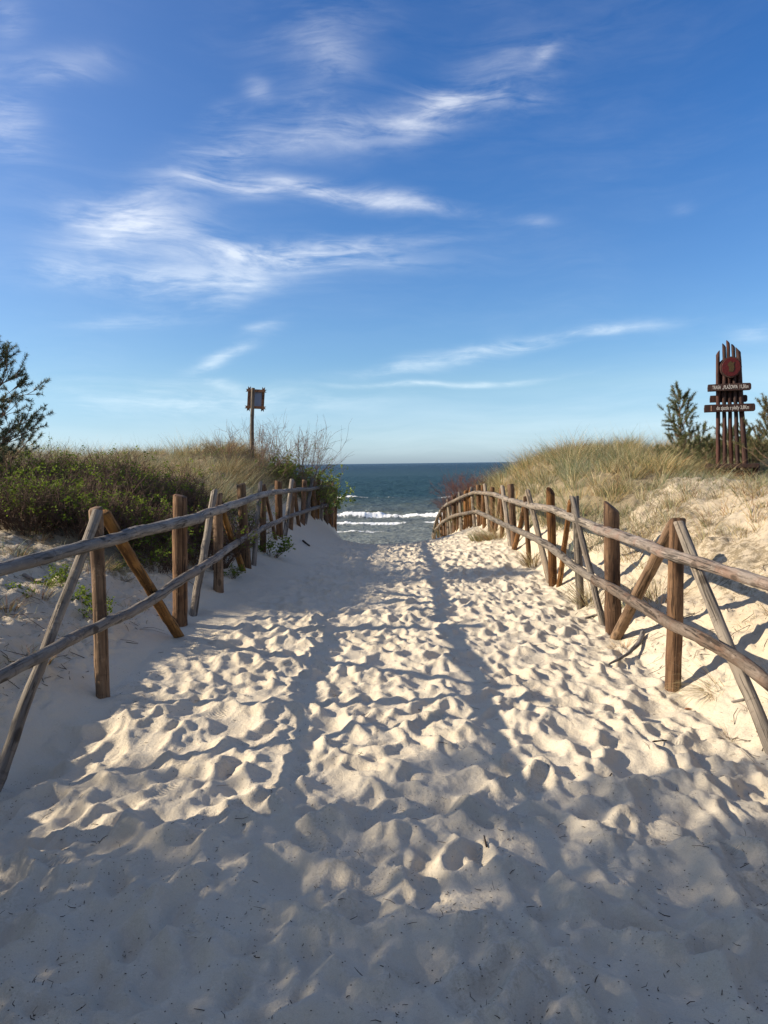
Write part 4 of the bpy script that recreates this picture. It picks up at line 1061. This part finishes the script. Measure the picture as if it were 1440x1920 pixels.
def bush_meshes(sd_, H, R, stems, leaf_n, leafy, stem_r=0.006, upright=0.5, twigs=6, leaf_size=0.038, leafcol=((0.05, 0.085, 0.012), (0.22, 0.29, 0.03)), twig_len=0.4, spread_base=0.35):
    rr = np.random.default_rng(sd_); segs = []; tips = []
    for _ in range(stems):
        a = rr.uniform(0, 6.28); r0 = R * spread_base * math.sqrt(rr.random())
        p = (r0 * math.cos(a), r0 * math.sin(a), -0.05)
        out = rr.uniform(0.1, 1.0) * (1 - upright) * 1.6
        d = (math.cos(a) * out + rr.normal(0, 0.15), math.sin(a) * out + rr.normal(0, 0.15), 1.0)
        L = H * rr.uniform(0.6, 1.15)
        C, dd = wander(rr, p, d, L, 6, 0.13, 0.0)
        segs.append((C, np.linspace(stem_r, stem_r * 0.35, len(C)))); tips.append(C[-1]); tips.append(C[-2])
        for _ in range(twigs):
            i = rr.integers(2, len(C) - 1); u = rr.random(); q = C[i] * (1 - u) + C[i + 1 if i + 1 < len(C) else i] * u
            e = dd + rr.normal(0, 0.65, 3); e[2] = abs(e[2]) * 0.8 + 0.15
            T, _e = wander(rr, q, e, L * twig_len * rr.uniform(0.4, 1.0), 3, 0.22)
            segs.append((T, np.linspace(stem_r * 0.5, stem_r * 0.22, len(T)))); tips.append(T[-1]); tips.append(T[-2])
            if rr.random() < 0.6:
                T2, _e = wander(rr, T[1], _e + rr.normal(0, 0.7, 3), L * twig_len * 0.4, 2, 0.2)
                segs.append((T2, np.linspace(stem_r * 0.3, stem_r * 0.18, len(T2)))); tips.append(T2[-1])
    V_, Q_ = tubes(segs)
    br = mesh_from('branches', V_, Q_, np.full(len(Q_), 4))
    lf = None
    if leaf_n:
        tips = np.array(tips); hgt = tips[:, 2] / H
        w = np.clip(leafy(hgt), 0.001, None); 
        cl = rr.choice(len(tips), max(3, leaf_n // 9), p=w / w.sum())
        c_ = np.repeat(tips[cl], 9, 0) + rr.normal(0, 0.028, (len(cl) * 9, 3))
        N = len(c_); mixv = np.repeat(rr.random(len(cl)), 9)[:, None] * 0.7 + rr.random((N, 1)) * 0.3
        tint = np.array(leafcol[0]) * (1 - mixv) + np.array(leafcol[1]) * mixv
        v, q, t_ = leaf_quads(c_, None, leaf_size * rr.uniform(0.6, 1.3, N), tint)
        lf = veg_mesh('leaves', v, q, t_)
    return br, lf
def make_bush(name, meshes, stem_m, label, cat, loc, rot=0.0, sc=(1, 1, 1), group=None):
    e = empty(name, loc, label, cat, group); e.rotation_euler = (0, 0, rot); e.scale = sc
    br, lf = meshes
    if not br.materials: br.materials.append(stem_m)
    a = bpy.data.objects.new('branches', br); COL.objects.link(a); a.parent = e
    if lf is not None:
        if not lf.materials: lf.materials.append(M_LEAF)
        l_ = bpy.data.objects.new('leaves', lf); COL.objects.link(l_); l_.parent = e
    return e
leafy_top = lambda h: np.clip(h - 0.15, 0, 1) ** 1.2
leafy_all = lambda h: 0.5 + 0 * h
B_GREEN = [bush_meshes(30 + i, 0.60, 0.8, 80, 1500, lambda h: 0.3 + h, 0.0055, 0.35, 7, 0.036) for i in range(3)]
B_DARK = [bush_meshes(40 + i, 0.72, 0.85, 120, 650, leafy_top, 0.0065, 0.45, 8, 0.034) for i in range(3)]
B_SMALL = bush_meshes(50, 0.30, 0.3, 22, 620, leafy_all, 0.004, 0.25, 5, 0.036)
B_SPRIG = bush_meshes(51, 0.16, 0.1, 6, 130, leafy_all, 0.003, 0.2, 4, 0.034)
rb = random.Random(3)
THK = 'rose bushes of the thicket behind the left fence'
# named bushes: pixel of the foot, distance, mesh, scale, label
NAMED = [
    (30, 985, 'leafy bright green rose bush at the left edge under the pine', 0, 'g', 1.0),
    (95, 985, 'leafy green rose bush on the sand edge at the far left of the thicket', 1, 'g', 0.95),
    (165, 1010, 'green rose bush sprawling just left of the nearest left post', 2, 'g', 0.95),
    (235, 1035, 'rose bush showing between the nearest left post and the thick second post', 0, 'd', 0.95),
    (290, 1075, 'rose bush with low leaves behind the thick second left post', 1, 'g', 0.85),
    (385, 1065, 'dark tangled rose bush behind the leaning pale brace of the third left post', 2, 'd', 0.95),
    (435, 1030, 'dark rose bush behind the fourth left post', 0, 'd', 0.85),
    (330, 985, 'brown twiggy rose bush filling the middle of the thicket', 1, 'd', 1.05),
]
for (px_, py_, lab, k, kind_, s_) in NAMED:
    x_, y_ = at_ground(px_, py_, 6)
    ms = (B_GREEN if kind_ == 'g' else B_DARK)[k]
    make_bush('rose_bush', ms, M_STEM, lab, 'bush', (x_, y_ + 0.2, gz(x_, y_ + 0.2)), rb.uniform(0, 6.28), (s_, s_, s_ * 0.95), THK)
n_b = 0
for gy_ in np.arange(9.0, 13.2, 0.85):
    for gx_ in np.arange(-9.2, -2.3, 0.82):
        x_ = gx_ + rb.uniform(-0.3, 0.3); y_ = gy_ + rb.uniform(-0.3, 0.3)
        if x_ > float(xl(y_)) - 0.45 or x_ < -0.55 * y_ - 0.7: continue
        if y_ < 9.3 and x_ < -4.2: continue
        if y_ > 13.0 and x_ > -3.3: continue
        green = rb.random() < (0.5 if x_ < -4.6 and y_ < 11 else 0.16)
        ms = rb.choice(B_GREEN if green else B_DARK)
        s_ = rb.uniform(0.85, 1.12)
        make_bush('rose_bush', ms, M_STEM, ('leafy green rose bush within the dense thicket behind the left fence' if green else 'brown twiggy rose bush within the dense thicket behind the left fence'),
                  'bush', (x_, y_, gz(x_, y_) - 0.03), rb.uniform(0, 6.28), (s_, s_, s_ * rb.uniform(0.8, 1.1)), THK + (' leafy green' if green else ' brown twiggy'))
        n_b += 1
for (px_, py_, lab, s_) in [(505, 1040, 'dark green rose bush spilling onto the sand through the left fence', 1.25), (430, 1082, 'small rose sprig at the foot of the third left post', 0.62),
                             (103, 1100, 'small green plant on bare sand left of the pale grey brace', 0.75), (165, 1150, 'low dark green plant on sand left of the nearest left post', 0.85),
                             (220, 1070, 'little green sprig between the nearest left post and the ochre brace', 0.4)]:
    x_, y_ = at_ground(px_, py_, 4)
    make_bush('rose_bush', B_SMALL, M_STEM, lab, 'bush', (x_, y_, gz(x_, y_) - 0.02), rb.uniform(0, 6), (s_, s_, s_), 'small rose shoots near the left fence')
for (px_, py_, lab) in [(50, 1122, 'single seedling with bright leaves at the left edge'), (24, 1108, 'yellowish seedling left of the bright one at the left edge')]:
    x_, y_ = at_ground(px_, py_, 4)
    make_bush('seedling', B_SPRIG, M_STEM, lab, 'seedling', (x_, y_, gz(x_, y_)), rb.uniform(0, 6), (0.8, 0.8, 0.8), 'small rose shoots near the left fence')
# bare whippy shrubs on the left dune crest
willow_cols = ((0.10, 0.15, 0.03), (0.20, 0.27, 0.06))
BW1 = bush_meshes(61, 1.85, 1.6, 80, 620, lambda h: np.clip(0.75 - h, 0, 1), 0.0095, 0.62, 7, 0.04, willow_cols, 0.42, 0.75)
BW2 = bush_meshes(62, 1.5, 1.3, 55, 400, lambda h: np.clip(0.6 - h, 0, 1), 0.009, 0.66, 6, 0.04, willow_cols, 0.4, 0.8)
def stand(px_, Y): p = P(px_, 870, Y); return (p.x, Y, gz(p.x, Y) - 0.05)
make_bush('bare_shrub', BW1, M_TWIG, 'tall bare whippy shrub right of the framed board on the left dune', 'shrub', stand(535, 21.5), 0.5, (0.8, 0.8, 1.0))
make_bush('bare_shrub', BW2, M_TWIG, 'bare shrub around the foot of the framed board', 'shrub', stand(478, 20.0), 2.0, (0.9, 0.9, 0.82))
make_bush('bare_shrub', BW2, M_TWIG, 'bare shrub leaning to the sea at the end of the left dune', 'shrub', stand(575, 22.5), 3.6, (0.62, 0.62, 0.95))
BG = bush_meshes(63, 1.25, 1.1, 60, 5200, lambda h: 0.25 + h, 0.007, 0.5, 6, 0.07, ((0.12, 0.16, 0.03), (0.30, 0.36, 0.08)), 0.4, 0.6)
BG2 = bush_meshes(64, 1.5, 0.8, 26, 3800, lambda h: 0.15 + h, 0.007, 0.42, 6, 0.075, ((0.14, 0.20, 0.04), (0.34, 0.42, 0.12)), 0.4, 0.4)
def stand_z(px_, Y, z): p = P(px_, 870, Y); return (p.x, Y, z)
make_bush('willow_shrub', BG, M_TWIG, 'low brownish green shrub just right of the foot of the framed board', 'shrub', stand(515, 20.8), 2.2, (0.8, 0.8, 0.5))
make_bush('willow_shrub', BG, M_TWIG, 'low brownish green shrub between the framed board and the sea', 'shrub', stand(550, 22.3), 5.0, (0.85, 0.85, 0.6))
make_bush('willow_shrub', BG, M_TWIG, 'low green willow shrub above the far end of the left fence', 'shrub', stand(575, 23.5), 0.9, (0.85, 0.85, 0.55))
make_bush('willow_shrub', BG2, M_TWIG, 'fresh green willow shrub overhanging the sea at the left fence end', 'shrub', stand(604, 26.5), 4.4, (0.85, 0.85, 1.0))
BR = bush_meshes(65, 1.0, 1.2, 190, 0, None, 0.006, 0.45, 7, 0.04, willow_cols, 0.4, 0.8)
make_bush('red_twig_shrub', BR, M_REDTWIG, 'reddish bare shrub behind the bend of the right fence against the sea', 'shrub', stand(893, 25.0), 1.0, (1.0, 1.0, 1.0))
make_bush('red_twig_shrub', BR, M_REDTWIG, 'lower reddish bare shrub nearest the sea behind the right fence', 'shrub', stand(872, 27.0), 2.6, (0.9, 0.9, 0.8))
# brushwood inside the thicket and reddish clump on the crest
make_bush('dead_twig_bush', bush_meshes(66, 0.6, 0.7, 40, 0, None, 0.009, 0.35, 6, 0.04, willow_cols, 0.5, 0.6), M_STEM, 'dead dark branches rising above the rose thicket on the left', 'bush', (lambda q: (q.x, 13.6, gz(q.x, 13.6)))(P(222, 870, 13.6)), 0.3)

# pines ---------------------------------------------------------------------
def pine_meshes(sd_, H, R, trunk_r, whorls, per, needles, nl=0.07, start=0.12, open_=0.3, taper=0.9, col=((0.045, 0.065, 0.028), (0.10, 0.125, 0.05)), nw=0.0028, sub=4, clump=0.16):
    rr = np.random.default_rng(sd_); tr = []; bs = []; tufts = []
    C, _d = wander(rr, (0, 0, -0.2), (0.02, 0.02, 1), H + 0.2, 10, 0.03, 0.02)
    tr.append((C, np.linspace(trunk_r, trunk_r * 0.15, len(C))))
    tufts.append((C[-1], np.array([0, 0, 1.0]))); tufts.append((C[-1] - [0, 0, 0.1], np.array([0, 0, 1.0])))
    for w in range(whorls):
        f = start + (1 - start) * (w + rr.uniform(-0.2, 0.2)) / whorls; f = min(max(f, 0.03), 0.97)
        z = f * H; base = np.array([np.interp(z, C[:, 2], C[:, k]) for k in range(3)])
        L = R * (1 - f) ** taper * rr.uniform(0.85, 1.15) + 0.12 * R
        a0 = rr.uniform(0, 6.28)
        for b_ in range(per):
            a = a0 + b_ * 6.28 / per + rr.normal(0, 0.25)
            d = np.array([math.cos(a), math.sin(a), open_ + 0.5 * f])
            Lb = L * rr.uniform(0.65, 1.15)
            B, e = wander(rr, base, d, Lb, 5, 0.10, 0.045)
            bs.append((B, np.linspace(trunk_r * 0.35 * (1 - f * 0.6), 0.0035, len(B))))
            tufts.append((B[-1], e))
            for s in range(sub):
                i = rr.integers(1, 5); q = B[i]
                e2 = e + rr.normal(0, 0.55, 3); e2[2] = abs(e2[2]) * 0.6 + 0.25
                T, e3 = wander(rr, q, e2, Lb * rr.uniform(0.22, 0.42) + 0.04, 3, 0.15, 0.06)
                bs.append((T, np.linspace(0.006, 0.003, len(T)))); tufts.append((T[-1], e3)); 
                if Lb > 0.5: tufts.append((T[-2], e3))
    tv, tq = tubes(tr, 8); bv, bq = tubes(bs, 4)
    trunk = mesh_from('trunk', tv, tq, np.full(len(tq), 4)); br = mesh_from('branches', bv, bq, np.full(len(bq), 4))
    tp_ = np.array([q[0] for q in tufts]); td = np.array([q[1] / np.linalg.norm(q[1]) for q in tufts])
    N = len(tp_) * needles
    Pn = np.repeat(tp_, needles, 0); Dn = np.repeat(td, needles, 0)
    back = rr.uniform(-1, 0.15, (N, 1)) * clump; Pn = Pn + Dn * back
    v = rr.normal(0, 1, (N, 3)); v -= (v * Dn).sum(1)[:, None] * Dn; v /= np.linalg.norm(v, axis=1)[:, None]
    nd = Dn * rr.uniform(0.3, 1.1, (N, 1)) + v; nd /= np.linalg.norm(nd, axis=1)[:, None]
    side = np.cross(nd, rr.normal(0, 1, (N, 3))); side /= np.linalg.norm(side, axis=1)[:, None]
    Ln = nl * rr.uniform(0.7, 1.2, (N, 1))
    VV = np.stack([Pn - side * nw, Pn + side * nw, Pn + nd * Ln], 1).reshape(-1, 3)
    FF = np.arange(N * 3).reshape(N, 3)
    cm = np.repeat(rr.random(len(tp_)), needles)[:, None] * 0.6 + rr.random((N, 1)) * 0.4
    tint = np.array(col[0]) * (1 - cm) + np.array(col[1]) * cm
    dead = (rr.random((N, 1)) < 0.06); tint = np.where(dead, np.array([0.22, 0.13, 0.05]), tint)
    nm = veg_mesh('needles', VV, FF, np.repeat(tint, 3, 0), 3)
    return trunk, br, nm
def make_pine(ms, label, loc, rot=0.0, sc=1.0, group=None):
    e = empty('pine_tree', loc, label, 'tree', group); e.rotation_euler = (0, 0, rot); e.scale = (sc, sc, sc) if not isinstance(sc, tuple) else sc
    tr, br, nm = ms
    for me, nm_, m_ in ((tr, 'trunk', M_PINEBARK), (br, 'branches', M_PINEBARK), (nm, 'needles', M_NEEDLE)):
        if not me.materials: me.materials.append(m_)
        o_ = bpy.data.objects.new(nm_, me); COL.objects.link(o_); o_.parent = e
    return e
PINE_BIG = pine_meshes(71, 2.6, 1.35, 0.05, 12, 6, 75, 0.07, 0.04, 0.35, 0.55, nw=0.0036, sub=7, clump=0.11)
e = make_pine(PINE_BIG, 'young pine tree at the left edge of the picture above the rose thicket', (-6.05, 11.0, gz(-6.05, 11.0)), 0.4, (0.86, 0.86, 0.94))
PINE_S = pine_meshes(72, 1.76, 0.70, 0.022, 9, 4, 95, 0.065, 0.14, 0.85, 0.55, nw=0.0032, sub=3, clump=0.15, col=((0.06, 0.075, 0.028), (0.15, 0.16, 0.06)))
q = P(1277, 870, 15.5); make_pine(PINE_S, 'small slender pine tree left of the trail sign', (q.x, 15.5, gz(q.x, 15.5)), 1.0, 1.0)
PINE_B = pine_meshes(73, 0.95, 0.85, 0.02, 6, 5, 80, 0.07, 0.05, 0.5, 0.4, nw=0.0042, sub=4, clump=0.15, col=((0.05, 0.07, 0.025), (0.14, 0.15, 0.055)))
for (px_, Y, rot, s_, lab) in [(1325, 17.8, 0.0, 0.78, 'bushy low pine close behind the left side of the trail sign'), (1243, 18.8, 1.5, 0.4, 'small bushy pine half hidden in grass left of the slender pine'),
                                (1412, 18.2, 2.0, 0.8, 'bushy low pine behind the right side of the trail sign'), (1370, 19.3, 4.0, 0.75, 'bushy low pine straight behind the poles of the trail sign')]:
    q = P(px_, 870, Y); make_pine(PINE_B, lab, (q.x, Y, gz(q.x, Y)), rot, s_, 'low pines around the trail sign')
PINE_R = pine_meshes(74, 1.75, 0.8, 0.03, 8, 4, 95, 0.065, 0.14, 0.7, 0.5, nw=0.0032, sub=3, clump=0.15, col=((0.06, 0.07, 0.028), (0.17, 0.15, 0.065)))
q = P(1450, 870, 16.4); make_pine(PINE_R, 'pine tree cut by the right edge of the picture', (q.x, 16.4, gz(q.x, 16.4)), 2.2, 1.0)
# pines standing to the left of the viewer; their shade falls over the near sand
PINE_T = [pine_meshes(80 + i, 4.6, 1.75, 0.10, 11, 6, 17, 0.10, 0.24, 0.2, 0.5, nw=0.013, sub=5, clump=0.24) for i in range(2)]
SHADE = [(-7.6, -0.2, 0, 1.05, 0.3, 'broad pine on the dune left of the viewer'), (-6.6, 1.1, 1, 0.85, 2.0, 'slim pine on the dune left of the viewer'),
         (-9.2, 0.9, 0, 1.05, 4.0, 'tall pine on the dune left of the viewer'), (-11.0, 1.85, 1, 1.22, 1.1, 'tallest pine on the dune left of the viewer'),
         (-5.6, -1.4, 1, 0.9, 5.0, 'short pine behind the viewer on the left'), (-4.3, 0.5, 0, 0.62, 2.6, 'small low pine nearest to the left fence beside the viewer'),
         (-3.4, -2.6, 1, 1.0, 3.3, 'pine close behind the viewer on the left'), (3.2, -3.6, 0, 1.0, 0.9, 'pine behind the viewer on the right'),
         (-0.3, -5.2, 1, 1.2, 4.4, 'tall pine standing straight behind the viewer'), (-5.9, 1.85, 0, 0.62, 1.9, 'rounded pine left of the viewer level with the nearest sand')]
for (x_, y_, k, s_, rot, lab) in SHADE:
    make_pine(PINE_T[k], lab, (x_, y_, gz(x_, y_)), rot, s_, 'shade pines left of the viewer')
for (x_, y_, s_, rot, lab) in [(-4.15, 2.65, 0.56, 0.4, 'knee high pine shrub on the left bank just outside the picture'), (-3.9, 2.4, 0.66, 2.0, 'knee high pine shrub on the left bank beside the viewer'), (-4.9, 2.6, 0.75, 3.0, 'spreading pine shrub higher on the left bank outside the picture')]:
    make_pine(PINE_B, lab, (x_, y_, gz(x_, y_)), rot, s_, 'low pine shrubs left of the viewer')

# ------------------------------------------------------------------ litter and sticks on the sand
def dead_log(name, pxs, r0, r1, m, label, cat, lift=0.0):
    wp = []
    for (a_, b_) in pxs:
        x_, y_ = at_ground(a_, b_, 1.0, 20); wp.append(Vector((x_, y_, gfull(x_, y_) + r0 * 0.5 + lift)))
    global seed; seed += 1
    root = Vector(wp[0]); q = (wp[-1] - wp[0]).to_track_quat('Z', 'Y'); inv = q.inverted()
    o = link(name, log_mesh(name, [tuple(inv @ (p - root)) for p in wp], r0, r1, seed, nseg=8, rough=0.18, step=0.03), m)
    o.location = root; o.rotation_mode = 'QUATERNION'; o.rotation_quaternion = q
    tag(o, label, cat); return o
dead_log('driftwood_branch', [(1206, 1196), (1200, 1215), (1180, 1235), (1142, 1254)], 0.024, 0.008, M_DRIFT, 'charred grey driftwood branch lying below the ochre brace', 'driftwood', 0.03)
dead_log('stick', [(1392, 1314), (1374, 1324)], 0.008, 0.006, M_DRIFT, 'short dark stick on the sand beside the nearest right brace', 'stick', 0.01)
dead_log('stick', [(912, 1593), (908, 1574)], 0.005, 0.003, M_CRUMB, 'small dark stick upright in a footprint in mid path', 'stick', 0.01)
dead_log('stick', [(1138, 1468), (1146, 1456)], 0.005, 0.003, M_CRUMB, 'small dark stick on the sand below the right fence', 'stick', 0.01)
dead_log('stick', [(1226, 1405), (1248, 1399)], 0.006, 0.004, M_CRUMB, 'thin dark stick beside the drag mark at the right', 'stick', 0.01)
dead_log('stick', [(568, 1016), (580, 1025)], 0.020, 0.015, M_CRUMB, 'dark stick on the smooth drift by the far left fence', 'stick', 0.01)
dead_log('root', [(1140, 1147), (1115, 1155), (1098, 1160)], 0.016, 0.012, M_GREY, 'pale bent root in the sand left of the oblique brown post', 'root', 0.0)
dead_log('root', [(45, 1080), (66, 1090), (80, 1100)], 0.022, 0.012, M_GREY, 'weathered root lying on sand behind the nearest left brace', 'root', 0.02)
x_, y_ = at_ground(1290, 1332); 
leaf = prism('fallen_leaf', [(-0.03, 0), (-0.01, 0.013), (0.02, 0.012), (0.034, 0.002), (0.018, -0.012), (-0.012, -0.013)], 0.002)
o = link('fallen_leaf', leaf, M_LEAFO); o.location = (x_, y_, gfull(x_, y_) + 0.012); o.rotation_euler = (0.9, 0.2, 0.3); tag(o, 'orange leaf on the sand right of the nearest right post', 'leaf')
# needles, twigs and crumbs strewn over the near sand
N = 1500
Y_ = 1.6 + 6.0 * RNG.random(N) ** 1.9; X_ = RNG.uniform(-0.62, 0.62, N) * (Y_ + 0.3)
ok = (X_ > -2.0) & (X_ < 2.6); X_, Y_ = X_[ok], Y_[ok]; N = len(X_)
Z_ = ground_full(X_, Y_)
segs = []
for i in range(N):
    L = random.choice([0.007, 0.009, 0.012, 0.016, 0.022, 0.04]) * random.uniform(0.6, 1.3) * (1.0 + 0.12 * Y_[i]); a = random.uniform(0, math.pi); k = random.uniform(-0.3, 0.5)
    p0 = np.array([X_[i], Y_[i], Z_[i] + 0.004]); d = np.array([math.cos(a), math.sin(a), k * 0.6]) * L
    bend = np.array([-math.sin(a), math.cos(a), 0]) * L * random.uniform(-0.25, 0.25)
    r = random.uniform(0.0008, 0.0019)
    segs.append((np.array([p0, p0 + d * 0.5 + bend, p0 + d]), [r, r, r * 0.6]))
okT = lambda X, Y: (((X > xr(Y) - 0.1) & (X < 0.56 * Y + 0.8)) | ((X < xl(Y) - 0.2) & (X > -0.56 * Y - 0.8))) & (Y > 3.0) & (Y < 11.0) & patchy(X * 2.1 + 4, Y * 2.1, -0.05)
for (bx_, by_, bz_) in scatter(1500, -7, 7, 3, 11, okT):
    L = random.choice([0.03, 0.05, 0.08, 0.12, 0.2]) * random.uniform(0.6, 1.3); a = random.uniform(0, 6.28)
    p0 = np.array([bx_, by_, bz_ + 0.004]); p2 = p0 + np.array([math.cos(a), math.sin(a), 0]) * L; p2[2] = gfull(p2[0], p2[1]) + random.uniform(0.0, 0.25) * L
    p1 = (p0 + p2) / 2 + np.array([-math.sin(a), math.cos(a), 0.25]) * L * random.uniform(-0.2, 0.25); p1[2] = max(p1[2], min(p0[2], p2[2]) + 0.004)
    r = random.uniform(0.0012, 0.0032); segs.append((np.array([p0, p1, p2]), [r, r, r * 0.6]))
v, q_ = tubes(segs, 3)
o = link('twig_litter', mesh_from('twig_litter', v, q_, np.full(len(q_), 4)), M_CRUMB); tag(o, 'pine needles and tiny twigs strewn over the near sand', 'litter', kind='stuff')
# crumbs
N = 2600
Y_ = 1.6 + 6.0 * RNG.random(N) ** 1.7; X_ = RNG.uniform(-0.62, 0.62, N) * (Y_ + 0.3) + 0.3 * RNG.random(N); ok = (X_ > -2.0) & (X_ < 2.8); X_, Y_ = X_[ok], Y_[ok]; N = len(X_); Z_ = ground_full(X_, Y_)
oct_v = np.array([[1, 0, 0], [0, 1, 0], [-1, 0, 0], [0, -1, 0], [0, 0, 1], [0, 0, -1]], float)
oct_f = np.array([[0, 1, 4], [1, 2, 4], [2, 3, 4], [3, 0, 4], [1, 0, 5], [2, 1, 5], [3, 2, 5], [0, 3, 5]])
sc3 = RNG.uniform(0.0012, 0.0036, (N, 1, 3)) * np.array([1.2, 1.2, 0.7])
V_ = oct_v[None] * sc3 + np.stack([X_, Y_, Z_ + 0.001], -1)[:, None, :]
F_ = oct_f[None] + (np.arange(N) * 6)[:, None, None]
o = link('bark_crumbs', mesh_from('bark_crumbs', V_.reshape(-1, 3), F_.reshape(-1, 3), np.full(N * 8, 3)), M_CRUMB); tag(o, 'dark bark crumbs and grit on the near sand', 'litter', kind='stuff')

# a bird far off over the left dune
bd = P(50, 652, 60)
bm_v = [(-0.22, 0, 0.05), (0, 0.05, 0), (0, -0.05, 0), (0.22, 0, 0.05), (0, 0.14, 0), (0, -0.14, 0.01), (0, 0, 0.035), (0, 0, -0.035)]
bm_f = [(0, 1, 2), (3, 2, 1), (1, 4, 6), (5, 2, 6), (1, 6, 2), (4, 1, 7), (2, 5, 7), (1, 2, 7)]
me = bpy.data.meshes.new('bird'); me.from_pydata(bm_v, [], bm_f); me.update()
o = link('bird', me, M_CRUMB); o.location = bd; o.rotation_euler = (0, 0.2, 0.5); o.scale = (0.5, 0.5, 0.5); tag(o, 'tiny dark bird flying in the sky right of the left pine', 'bird')
